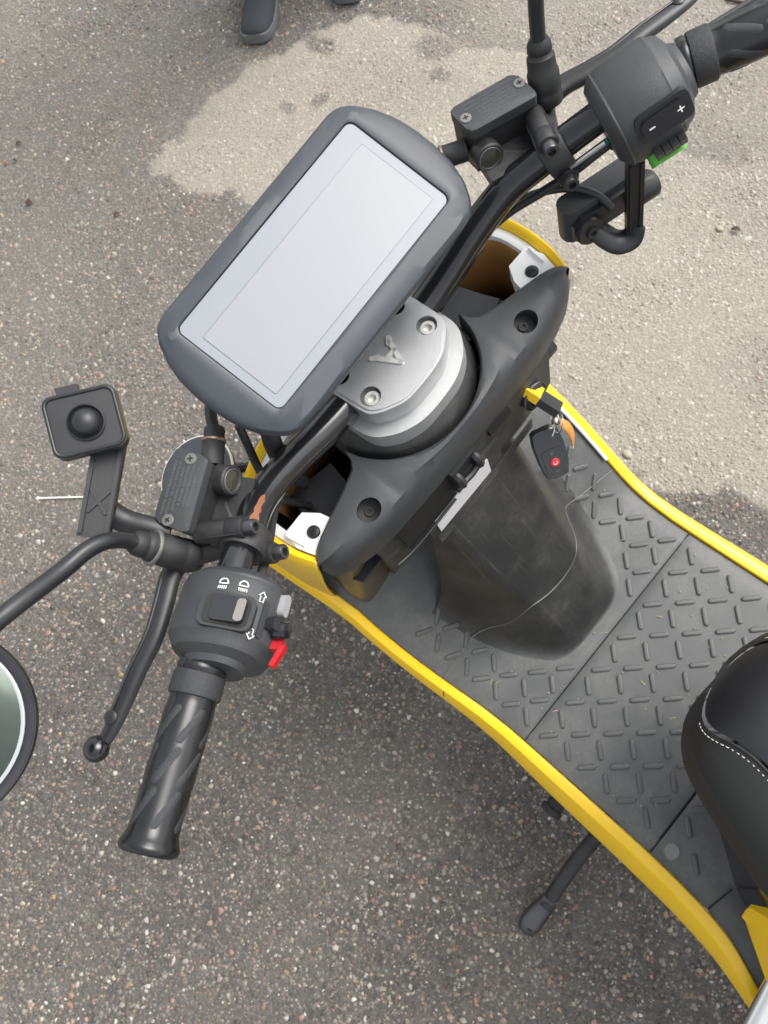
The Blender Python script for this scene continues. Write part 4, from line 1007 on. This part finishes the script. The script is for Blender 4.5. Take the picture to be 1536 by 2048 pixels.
part('mount_cable', tube([(.045, -.130, .930), (.0200, -.160, .955), (.0, -.178, .968), (-.025, -.1925, .975), (-.045, -.1990, .972), (-.0585, -.2010, .962)], .0034, 10, 6), 'hose_rubber', m2, HM)

# --- seat
def seat_ring(x, wt, zt, ws, zs, zb, wb):
    L = [(wb, zb), (ws*.97, zb+(zs-zb)*.35), (ws, zs), (ws*.985, zs+(zt-zs)*.22), (ws*.90+wt*.10, zs+(zt-zs)*.55), (ws*.45+wt*.55, zs+(zt-zs)*.86), (wt+.004, zt-.0025)]
    T = [(wt, zt), (wt*.8, zt+.003), (wt*.4, zt+.0055), (0, zt+.006)]
    return [(x, y, z) for y, z in L], [(x, y, z) for y, z in T]
SR = [(-.3360, .012, .668, .020, .650, .618, .018), (-.3372, .024, .680, .036, .655, .606, .032), (-.3395, .034, .690, .049, .660, .597, .043), (-.3430, .0425, .700, .0605, .664, .590, .052), (-.3480, .0480, .7095, .0705, .667, .584, .060), (-.3550, .0505, .7190, .0800, .670, .579, .067), (-.3640, .0500, .7275, .0890, .672, .576, .073), (-.3760, .0480, .7350, .0975, .674, .573, .080), (-.3920, .0480, .7410, .1060, .676, .571, .087), (-.4130, .0520, .7450, .1145, .677, .569, .094), (-.44, .0610, .7490, .1245, .678, .568, .101), (-.48, .0760, .752, .139, .680, .566, .112), (-.56, .098, .756, .155, .682, .566, .126), (-.70, .108, .762, .160, .690, .57, .13), (-.85, .105, .790, .155, .71, .60, .125), (-.98, .095, .800, .140, .72, .64, .11), (-1.03, .07, .785, .11, .73, .67, .08)]
SR = [(a_[0]-.011,)+a_[1:] for a_ in SR]
lows, tops, seamp = [], [], []
for a in SR:
    L, T = seat_ring(*a); lows.append(L); tops.append(T); seamp.append(L[-1])
sid = B()
for s in SIDES: sid.add(loft(lows, closed=False), sm(s))
tn = B(); tr = [[(x, -y, z) for x, y, z in T[:-1]]+[T[-1]]+[p for p in T[-2::-1]] for T in tops]
tr = [[(p[0]) if False else p for p in r] for r in tr]
tn.add(loft(tr, closed=False))
nose_l = lows[0]+tops[0]; n0 = [p for p in nose_l]+[(x, -y, z) for x, y, z in nose_l[-2::-1]]
seat = sid.build('seat', 'seat_fabric', scooter, 60); recalc(seat); seat['label'] = 'black saddle with ribbed fabric sides and smooth top'
ct = Vector((0, 0, 0))
nb = B(); mid = [tuple(Vector((x-.004, y*.80, .645+(z-.645)*.80))) for x, y, z in n0]; mid2 = [tuple(Vector((x-.0 +.0035, y*.4, .645+(z-.645)*.4))) for x, y, z in n0]
mid = [(-.3467, y, z) for x, y, z in mid]; mid2 = [(-.3465, y, z) for x, y, z in mid2]
nb.add(loft([n0, mid, mid2], cap=False, closed=False)); nb.v.append((-.3464, 0, .645)); 
k0 = 2*len(n0)
for i in range(len(n0)-1): nb.f.append([k0+i, k0+i+1, len(nb.v)-1])
recalc(nb.build('seat_nose', 'seat_vinyl', seat, 70))
recalc(tn.build('seat_top', 'seat_vinyl', seat, 60))
for s in SIDES:
    sp3 = catmull([(x, y*s, z) for x, y, z in seamp[6:]], 8)
    part('seat_piping', tube([tuple(p+Vector((0, 0, .0012))) for p in sp3], .0012, 8, 1), 'seat_fabric', seat)
    st = B(); low2 = catmull([(x-.0005, (L[-1][1]+.0042)*s, L[-1][2]-.0026) for (x, *_), L in zip(SR[3:], lows[3:])], 16)
    acc = 0; i = 0
    dist = [0]
    for k in range(1, len(low2)): dist.append(dist[-1]+(low2[k]-low2[k-1]).length)
    def atd(d):
        k = int(np.searchsorted(dist, d)); k = min(max(k, 1), len(low2)-1); t = (d-dist[k-1])/max(1e-9, dist[k]-dist[k-1]); return low2[k-1].lerp(low2[k], t)
    d = .002
    while d < dist[-1]-.006:
        p, q = atd(d), atd(d+.0030); up = Vector((0, .5*s, .86))*.0016; st.add(tube([tuple(p+up*.4), tuple((p+q)/2+up), tuple(q+up*.4)], .00042, 6, 1)); d += .0052
    st.build('stitching', 'stitch_thread', seat)

# --- body under the seat, tail, side panels
rings = []
for x, w0, w1, zt in ((-.435, .070, .060, .58), (-.445, .088, .068, .60), (-.465, .100, .080, .605), (-.5075, .134, .105, .605), (-.530, .153, .118, .605), (-.56, .168, .128, .60), (-.70, .175, .135, .60), (-.95, .15, .12, .63), (-1.05, .10, .09, .65)):
    zb = .380 if x > -.72 else .46
    rings.append([(x, w0, zb), (x, w0*.97, zb+.05), (x, w1*1.04, zt-.03), (x, w1*.9, zt), (x, -w1*.9, zt), (x, -w1*1.04, zt-.03), (x, -w0*.97, zb+.05), (x, -w0, zb)])
body = part('seat_base', loft(rings), 'black_gloss', scooter, None, 50); recalc(body)
for s in SIDES:
    rr2 = []
    for x, yb, yt, zb, zt, th in ((-.5340, .1700, .1600, .470, .4800, .004), (-.5440, .1760, .1560, .455, .505, .010), (-.560, .186, .158, .445, .535, .016), (-.60, .212, .166, .430, .580, .020), (-.68, .225, .172, .43, .61, .022), (-.85, .205, .165, .46, .64, .022), (-1.02, .14, .125, .56, .67, .02), (-1.10, .08, .08, .63, .69, .015)):
        rr2.append([(x, yb-th, zb), (x, yb, zb+.003), (x, yb*.6+yt*.4+.008, zb*.5+zt*.5), (x, yt+.004, zt-.006), (x, yt, zt), (x, yt-th, zt-.004)])
    sp4 = part('side_panel', loft(rr2), 'yellow_paint', scooter, sm(s), 34); recalc(sp4)
    sp4['label'] = 'yellow %s rear side panel' % ('left' if s > 0 else 'right')
# silver passenger foot rest (left)
for s in SIDES:
    ft = B(); ft.add(tube([(-.600, .16, .420), (-.612, .20, .424), (-.628, .30, .424), (-.640, .335, .424), (-.665, .345, .424), (-.70, .335, .424), (-.715, .30, .424), (-.72, .16, .42)], .0125, 16, 6))
    ft.add(rbox(.070, .13, .006, .002), fr((-.667, .265, .428), (1, 0, 0), (0, 0, 1)))
    for k in range(4): ft.add(rbox(.006, .12, .006, .0015), fr((-.643+-.016*k, .262, .4335), (1, 0, 0), (0, 0, 1)))
    fo_ = ft.build('foot_rest', 'chrome_bright', scooter) if s > 0 else B().add((ft.v, ft.f), MY).build('foot_rest', 'chrome_bright', scooter)
    fo_['label'] = 'bright metal passenger foot rest on the %s side' % ('left' if s > 0 else 'right')

# --- stand, peg, wheels, fork, fender, tail (mostly hidden, complete the vehicle)
INV = ROOT.inverted()
kf = INV @ Vector((-.405, .420, .016))
kick = part('side_stand', tube([(-.388, .10, .250), (-.392, .19, .185), (-.397, .30, .107), tuple(kf+Vector((0, -.035, .024)))], [.0120, .0120, .0120, .0115], 16, 5), 'cast_black', scooter)
part('stand_foot', tube([tuple(kf+Vector((.002, -.052, .034))), tuple(kf+Vector((.001, -.025, .014))), tuple(kf+Vector((0, .010, -.004))), tuple(kf+Vector((0, .024, -.010)))], [.0115, .0145, .0160, .0110], 16, 5, ell=(1.15, .72)), 'dark_steel', kick)
part('foot_hole', lathe([(.0048, 0), (.0048, .003), (0, .003)], 14), 'void_black', kick, axz(kf+Vector((-.004, .014, .0035)), (0, -.2, 1)))
part('stand_spring', tube([(-.372+.006*math.cos(i*1.2), .17+.0016*i, .245-.0013*i+.006*math.sin(i*1.2)) for i in range(48)], .0014, 6, 1), 'screw_grey', kick)
part('foot_peg', lathe([(.011, 0), (.014, .004), (.014, .05), (.018, .052), (.018, .060), (.012, .062), (0, .062)], 22), 'black_rubber', scooter, axz((-.318, .195, .165), (0, 1, -.05)))
def wheel(x, r=.205, w=.045):
    Mw = fr((x, 0, r+.004), (1, 0, 0), (0, 1, 0))
    t = part('wheel', lathe([(r*.62, -w*.8), (r*.80, -w), (r*.95, -w*.85), (r*.995, -w*.35), (r, 0), (r*.995, w*.35), (r*.95, w*.85), (r*.80, w), (r*.62, w*.8)], 56), 'tyre_rubber', scooter, Mw)
    b = B(); b.add(lathe([(r*.66, -w*.7), (r*.62, -w*.75), (r*.58, -w*.5), (r*.57, w*.5), (r*.62, w*.75), (r*.66, w*.7)], 48), Mw); b.add(lathe([(.0, -.05), (.035, -.045), (.035, .045), (0, .05)], 24), Mw)
    for k in range(5):
        a = 2*math.pi*k/5; b.add(tube([(.03*math.cos(a), .03*math.sin(a), 0), (r*.60*math.cos(a), r*.60*math.sin(a), 0)], [.016, .012], 10, 2), Mw)
    b.build('rim', 'black_satin', t); return t
wheel(.335); wheel(-.98)
fk = B()
for s in SIDES: fk.add(tube([(.335, .065*s, .215), (.265, .065*s, .40), (.20, .060*s, .58)], .017, 14, 3))
fk.add(tube([(.205, -.06, .57), (.195, 0, .60), (.205, .06, .57)], .02, 12, 3)); fk.add(tube([(.195, 0, .60), (.06, 0, .93)], .022, 14, 2)); fk.build('front_fork', 'black_satin', scooter)
fd = []
for a in np.linspace(R(20), R(165), 14):
    cx, cz = .335+.235*math.cos(a), .21+.235*math.sin(a); fd.append([(cx-.02*math.cos(a), -.062, cz-.02*math.sin(a)), (cx-.004*math.cos(a), -.05, cz-.004*math.sin(a)), (cx, 0, cz), (cx-.004*math.cos(a), .05, cz-.004*math.sin(a)), (cx-.02*math.cos(a), .062, cz-.02*math.sin(a))])
fe = part('front_fender', loft(fd, closed=False), 'yellow_paint', scooter, None, 60); m_ = fe.modifiers.new('thick', 'SOLIDIFY'); m_.thickness = .003
hl_ = part('headlight', lathe([(.052, -.02), (.055, .0), (.048, .016), (.03, .024), (0, .027)], 32), 'lens_clear', scooter, axz((.158, 0, .80), (1, 0, .25)))
part('tail_light', rbox(.03, .12, .035, .008), 'red_plastic', scooter, Matrix.Translation((-1.09, 0, .68)))
hz = B(); hz.add(lathe([(0, -.008), (.035, -.008), (.039, -.005), (.039, .0), (.037, .002), (.016, .004), (0, .005)], 40), axz((.118, .176, .90), (.15, .10, 1))); hrn = hz.build('horn', 'display_grey', scooter); hrn['label'] = 'round dark horn disc with a pale rim'
part('horn_rim', lathe([(.0384, -.002), (.0393, -.0012), (.0393, .0004), (.0384, .001)], 40), 'stick_white', hrn, axz((.118, .176, .90), (.15, .10, 1)))
part('horn_bracket', tube([(.118, .176, .893), (.095, .14, .88), (.07, .12, .86)], .005, 8, 4), 'black_satin', hrn)

# ------------------------------------------------------------------ keys hanging in the ignition
keys = bpy.data.objects.new('key_ring', None); COL.objects.link(keys)
K0 = ROOT @ Vector((-.058, -.091, .812)); keys.location = K0
tag(keys, 'yellow tagged ignition key with steel rings, black remote fob and orange leather strap', 'keys')
def W(p): return (ROOT @ Vector(p))-K0
kd = (W((-.070, -.0925, .806))-W((-.050, -.0905, .815))).normalized()
kt = part('key_head', rbox(.030, .017, .0085, .0035, 3), 'black_satin', keys, fr(W((-.0665, -.0918, .808)), kd, Vector((-.2, -.55, .8))))
part('key_tag', rbox(.0165, .0178, .0092, .0016, 2), 'yellow_trim', keys, fr(W((-.0520, -.0905, .8145)), kd, Vector((-.2, -.55, .8))))
vb = B(); VM = fr(W((-.0520, -.0905, .8145)), kd, Vector((-.2, -.55, .8))) @ Matrix.Translation((-.0036, 0, .0048))
for sg in (1, -1): vb.add(rbox(.0100, .0022, .0006, .0001), VM @ Matrix.Translation((-.0004, .0026*sg, 0)) @ Matrix.Rotation(-.5*sg, 4, 'Z'))
vb.build('tag_mark', 'void_black', keys)
part('key_blade', rbox(.022, .008, .0022, .0004), 'steel', keys, fr(W((-.038, -.090, .8185)), kd, Vector((-.2, -.55, .8))))
def ring(c, r, ax, wire, name='split_ring'):
    M_ = axz(c, ax); return part(name, tube([(r*math.cos(a), r*math.sin(a), .0004*math.sin(a*2)) for a in np.linspace(0, 2*math.pi, 25)], wire, 8, 1), 'steel', keys, M_)
kb = W((-.0780, -.0925, .8010))
ring(kb+Vector((0, 0, -.006)), .0080, (.9, .3, .2), .0009)
ring(kb+Vector((0, .001, -.0155)), .0060, (.2, .9, .3), .0010)
part('swivel', lathe([(.0024, -.004), (.0034, -.003), (.0034, .002), (.0024, .004), (0, .0045)], 14), 'steel', keys, Matrix.Translation(kb+Vector((0, .001, -.0220))))
ring(kb+Vector((-.001, -.003, -.0300)), .0105, (.5, .6, .35), .0008)
ring(kb+Vector((0, .003, -.0285)), .0058, (.8, -.4, .2), .0008)
fc = kb+Vector((-.0055, .0135, -.0670))
fz = Vector((-.62, .30, .72)).normalized()          # face of the fob, looking back at the rider
FM = fr(fc, Vector((.75, .66, 0)).cross(fz), fz)
FM = fr(fc, (Vector((0, 0, 1))-fz*fz.z), fz)         # x axis up the fob
fp = [(-.0265, -.010), (-.0280, -.004), (-.0280, .006), (-.0255, .0125), (-.010, .0150), (.012, .0155), (.0255, .0135), (.0275, .009), (.0275, -.009), (.025, -.0135), (.008, -.0155), (-.012, -.0145)]
fob = part('remote_fob', prism([(x, y) for x, y in fp[::-1]], -.0060, .0060, .0032, 3), 'black_gloss', keys, FM, 36); recalc(fob)
part('fob_step', prism(rpoly(.0300, .0230, .004), .0050, .0068, .0008, 2), 'black_satin', fob, FM @ Matrix.Translation((-.0100, 0, 0)))
part('red_button', lathe([(.0050, 0), (.0050, .0010), (.0038, .0016), (0, .0016)], 22), 'red_plastic', fob, FM @ Matrix.Translation((-.0100, .0005, .0066)))
part('button_icon', tube([(.0020*math.cos(a), .0020*math.sin(a), 0) for a in np.linspace(.6, 5.4, 12)], .0003, 6, 1), 'white_print', fob, FM @ Matrix.Translation((-.0100, .0005, .0083)))
for dx in (.0005, -.0200): part('fob_icon', tube([(.0013*math.cos(a), .0013*math.sin(a), 0) for a in np.linspace(0, 5.6, 10)], .00025, 6, 1), 'screw_grey', fob, FM @ Matrix.Translation((dx, .0005, .0069)))
part('fob_clip', tube([tuple(kb+Vector((0, .001, -.0330))), tuple(kb+Vector((-.002, .005, -.0370))), tuple(kb+Vector((-.003, .009, -.0390)))], .0011, 8, 4), 'steel', keys)
sb = [kb+Vector((-.001, -.006, -.0330)), kb+Vector((-.008, -.010, -.0420)), kb+Vector((-.014, -.011, -.0560)), kb+Vector((-.018, -.0085, -.0700))]
part('leather_strap', tube([tuple(p) for p in sb], [.0035, .0062, .0058, .0030], 12, 6, ell=(1.0, .35)), 'orange_leather', keys)
part('strap_thread', tube([tuple(sb[3]), tuple(sb[3]+Vector((-.001, .001, -.006)))], .0009, 6, 2), 'white_print', keys)

# ------------------------------------------------------------------ small things on the ground
wst = part('white_stick', tube([(.9330, .4990, .004), (.8850, .4600, .0055), (.8200, .4060, .004)], [.0026, .0020, .0020], 10, 6), 'stick_white', None)
B_ = B(); B_.add(sphere(.0042, 10, 8, (1, 1, .8)), Matrix.Translation((.9340, .4998, .0045))); B_.build('stick_tip', 'stick_white', wst)
tag(wst, 'thin white plastic stick lying on the tarmac left of the mount arm', 'stick')
def leaf(x, y, L, rz, mat, label, curl=.4):
    v, f = [], []; n = 8; L = L*.7
    for i in range(n+1):
        t = i/n; w = L*.32*math.sin(math.pi*min(1, t*.92+.04))**.8*(1+.25*math.sin(t*17+x*50)); z = .004+.012*curl*math.sin(math.pi*t)
        for j in (-1, -.5, 0, .5, 1): v.append(((t-.5)*L, w*j, z+curl*abs(j)**2*w*.5))
    for i in range(n):
        for j in range(4): f.append([i*5+j, i*5+j+1, (i+1)*5+j+1, (i+1)*5+j])
    o = part('dead_leaf', (v, f), mat, None, Matrix.Translation((x, y, .001)) @ Matrix.Rotation(rz, 4, 'Z'), 80)
    m = o.modifiers.new('thick', 'SOLIDIFY'); m.thickness = .0008
    tag(o, label, 'leaf', 'leaf scraps on the tarmac')
leaf(1.630, -.030, .030, .5, 'leaf_brown', 'dark curled leaf scrap alone on the left side of the tarmac, upper part')
leaf(1.822, -.1455, .024, 1.2, 'leaf_brown', 'topmost dark leaf scrap near the left edge of the photo')
leaf(1.783, -.100, .020, .2, 'leaf_brown', 'dark leaf scrap just below the topmost one at the left edge')
leaf(1.7975, -.0782, .020, 2.0, 'leaf_rust', 'rust coloured leaf scrap at the left edge of the photo')
leaf(1.3821, -.1457, .022, 1.0, 'leaf_brown', 'small dark leaf scrap left of the display, below the pale dry patch')
leaf(.1055, -.9377, .026, .4, 'leaf_brown', 'dark leaf scrap on the dry tarmac right of the hanging mount')
tw = part('twig', tube([(.520, -1.510, .004), (.490, -1.5015, .007), (.455, -1.515, .004)], .0035, 8, 4), 'leaf_brown', None); tag(tw, 'short brown twig at the top right behind the right grip', 'twig')
pb = part('pebble', sphere(.009, 12, 8, (1.2, .9, .55)), 'pebble_beige', None, Matrix.Translation((-.026, -.3692, .003))); tag(pb, 'pale pebble on the dry tarmac close to the right rail', 'pebble')
pb = part('pebble', sphere(.008, 12, 8, (1.1, .9, .55)), 'pebble_beige', None, Matrix.Translation((.135, -.925, .003))); tag(pb, 'whitish pebble on the dry tarmac beside the dark leaf scrap', 'pebble')
crumb = B()
for k in range(60):
    x = random.uniform(-.42, -.10); y = random.uniform(-.17, .17)
    if x > -.21 and abs(y) < .1: continue
    a = random.uniform(0, 3.14); L = random.choice([.0008, .0008, .001, .0012, .0015, .004]); z = zf(x)+.0012
    crumb.add(tube([(x-L*math.cos(a), y-L*math.sin(a), z), (x+L*.3, y, z+.0008), (x+L*math.cos(a), y+L*math.sin(a), z)], .0006, 5, 1), ROOT)
cr_ = crumb.build('straw_crumbs', 'straw', None); tag(cr_, 'tiny straw crumbs and grit scattered over the floor mats', 'crumbs', kind='stuff')

# ------------------------------------------------------------------ bystander in dark shoes and trousers
fdir = Vector((-.6, .8, 0)); ldir = Vector((-.8, -.6, 0))
toeR, toeL = Vector((1.475, -.772, 0)), Vector((1.350, -1.012, 0))
ankR, ankL = toeR-fdir*.215, toeL-fdir*.215
person = bpy.data.objects.new('person', None); COL.objects.link(person); pc = (ankR+ankL)/2; person.location = pc
tag(person, 'person standing at the top in black trousers and dark knit trainers', 'person')
def skin(name, pts, edges, mat, root=0, sub=2):
    me = bpy.data.meshes.new(name); me.from_pydata([tuple(Vector(p[0])-pc) for p in pts], edges, []); o = bpy.data.objects.new(name, me); COL.objects.link(o); o.parent = person
    me.materials.append(MATS[mat])
    m = o.modifiers.new('skin', 'SKIN'); m.use_smooth_shade = True
    for i, p in enumerate(pts):
        r = p[1]; me.skin_vertices[0].data[i].radius = (r, r) if not isinstance(r, tuple) else r
        me.skin_vertices[0].data[i].use_root = (i == root)
    s_ = o.modifiers.new('sub', 'SUBSURF'); s_.levels = sub; s_.render_levels = sub
    return o
hipc = pc+Vector((0, 0, .93)); up = Vector((0, 0, 1))
P = [(hipc, .135), (hipc+ldir*.09-up*.03, .10), (ankL+up*.50+fdir*.02+ldir*.005, .068), (ankL+up*.09, .050), (hipc-ldir*.09-up*.03, .10), (ankR+up*.50+fdir*.02, .068), (ankR+up*.09, .050), (hipc+up*.22, .135), (hipc+up*.42+fdir*.01, .15), (hipc+up*.52, .085), (hipc+up*.60+fdir*.02, .052), (hipc+up*.68+fdir*.04, .072), (hipc+up*.76+fdir*.045, .085), (hipc+up*.83+fdir*.03, .055)]
E_ = [(0, 1), (1, 2), (2, 3), (0, 4), (4, 5), (5, 6), (0, 7), (7, 8), (8, 9), (9, 10), (10, 11), (11, 12), (12, 13)]
n0_ = len(P)
for sg, base in ((1, None), (-1, None)):
    i = len(P)
    P += [(hipc+up*.47+ldir*.19*sg, .062), (hipc+up*.22+ldir*.25*sg-fdir*.02, .047), (hipc-up*.02+ldir*.25*sg+fdir*.06, .036), (hipc-up*.08+ldir*.245*sg+fdir*.08, .034)]
    E_ += [(8, i), (i, i+1), (i+1, i+2), (i+2, i+3)]
    hand = i+3; hb = hipc-up*.08+ldir*.245*sg+fdir*.08
    for k in range(4):
        j = len(P); o_ = fdir*(.03-.02*k); P += [(hb-up*.05+o_, .010), (hb-up*(.085-.006*abs(k-1.3))+o_-ldir*.01*sg, .009), (hb-up*(.105-.008*abs(k-1.3))+o_-ldir*.022*sg, .008)]; E_ += [(hand, j), (j, j+1), (j+1, j+2)]
    j = len(P); P += [(hb-up*.02+fdir*.05, .011), (hb-up*.05+fdir*.062-ldir*.01*sg, .0095)]; E_ += [(hand, j), (j, j+1)]
bodym = skin('body', P, E_, 'trouser_cloth', 0)
hd = hipc+up*.74+fdir*.045
part('hair', sphere(.104, 22, 16, (.92, .98, 1.05)), 'hair', person, Matrix.Translation(hd-pc+up*.035-fdir*.028))
part('face', sphere(.088, 22, 16, (.92, .92, 1.22)), 'skin', person, Matrix.Translation(hd-pc-up*.012+fdir*.026))
part('nose', tube([tuple(hd-pc+fdir*.106+up*.015), tuple(hd-pc+fdir*.122-up*.020), tuple(hd-pc+fdir*.104-up*.026)], [.008, .013, .008], 10, 4), 'skin', person)
for sg in (1, -1):
    part('eye', sphere(.012, 12, 8), 'white_print', person, Matrix.Translation(hd-pc+fdir*.098+ldir*.032*sg+up*.012)); part('ear', sphere(.028, 12, 8, (.5, .5, 1.1)), 'skin', person, Matrix.Translation(hd-pc+ldir*.088*sg-up*.005))
part('mouth', tube([tuple(hd-pc+fdir*.098-ldir*.024-up*.055), tuple(hd-pc+fdir*.107-up*.057), tuple(hd-pc+fdir*.098+ldir*.024-up*.055)], .005, 8, 4), 'red_plastic', person)
jk = []
for z, rx, ry in ((-.06, .205, .165), (.02, .205, .168), (.20, .205, .168), (.36, .215, .175), (.46, .20, .155), (.53, .13, .11), (.57, .080, .075)):
    jk.append([tuple(hipc-pc+up*z+ldir*(rx*math.cos(a))+fdir*(ry*math.sin(a)+.005)) for a in [2*math.pi*i/28 for i in range(28)]])
part('jacket', loft(jk), 'jacket_cloth', person, None, 60)
for sg in (1, -1):
    part('sleeve', tube([tuple(hipc-pc+up*.47+ldir*.15*sg), tuple(hipc-pc+up*.42+ldir*.215*sg), tuple(hipc-pc+up*.22+ldir*.255*sg-fdir*.02), tuple(hipc-pc+up*.02+ldir*.255*sg+fdir*.05)], [.07, .072, .062, .05], 18, 5), 'jacket_cloth', person)
def shoe(toe, name):
    """shoe lofted heel to toe; local x towards the toe"""
    M_ = fr(toe-pc, fdir, (0, 0, 1)); Lg = .285
    st = [(-.285, .030, .055, .06), (-.275, .036, .075, .085), (-.24, .040, .095, .115), (-.20, .0405, .098, .118), (-.165, .040, .090, .105), (-.13, .042, .074, .084), (-.09, .046, .062, .068), (-.05, .047, .053, .056), (-.022, .042, .050, .052), (-.008, .033, .044, .046), (-.001, .020, .036, .038)]
    rings = []
    for x, w, h1, h2 in st:
        y_off = .004*math.sin((x+.285)/.285*3)
        rings.append([(x, y_off+w*math.cos(a)*(1.0 if math.sin(a) < .2 else .975), max(.020, .022+(h2-.022)*max(0, math.sin(a))**.75)) for a in [math.pi*(i/12) for i in range(13)]]+[(x, y_off-w*.9, .016), (x, y_off+w*.9, .016)])
    u = part('shoe', loft(rings), 'shoe_knit', person, M_, 70); recalc(u)
    sr = []
    for x, w, h1, h2 in st:
        y_off = .004*math.sin((x+.285)/.285*3); ww = w+.0025; x2 = x*1.02+.002; z1_ = .026+.004*max(0, (x+.06)/.06 if x > -.06 else 0)+.010*max(0, (-.2-x)/.085 if x < -.2 else 0); z0 = .001+.006*max(0, (x+.04)/.04 if x > -.04 else 0)
        sr.append([(x2, y_off+ww*.93, z0), (x2, y_off+ww, z0+.008), (x2, y_off+ww*.98, z1_), (x2, y_off+ww*.80, z1_+.002), (x2, y_off-ww*.80, z1_+.002), (x2, y_off-ww*.98, z1_), (x2, y_off-ww, z0+.008), (x2, y_off-ww*.93, z0)])
    recalc(part('sole', loft(sr), 'shoe_sole', u, M_, 40))
    for k in range(5):
        x = -.115-.017*k; hz_ = float(np.interp(x, [s_[0] for s_ in st], [s_[3] for s_ in st]))
        part('lace', tube([(x, .024, hz_-.010), (x+.006, .010, hz_-.0005), (x+.009, 0, hz_+.0012), (x+.006, -.010, hz_-.0005), (x, -.024, hz_-.010)], .0026, 8, 4), 'shoe_sole', u, M_)
    return u
shoe(toeR, 'r'); shoe(toeL, 'l')
for an in (ankR, ankL):
    part('trouser_cuff', tube([tuple(an-pc+up*.085-fdir*.01), tuple(an-pc+up*.16-fdir*.005), tuple(an-pc+up*.30), tuple(an-pc+up*.50+fdir*.02)], [.060, .062, .068, .078], 20, 5), 'trouser_cloth', person)
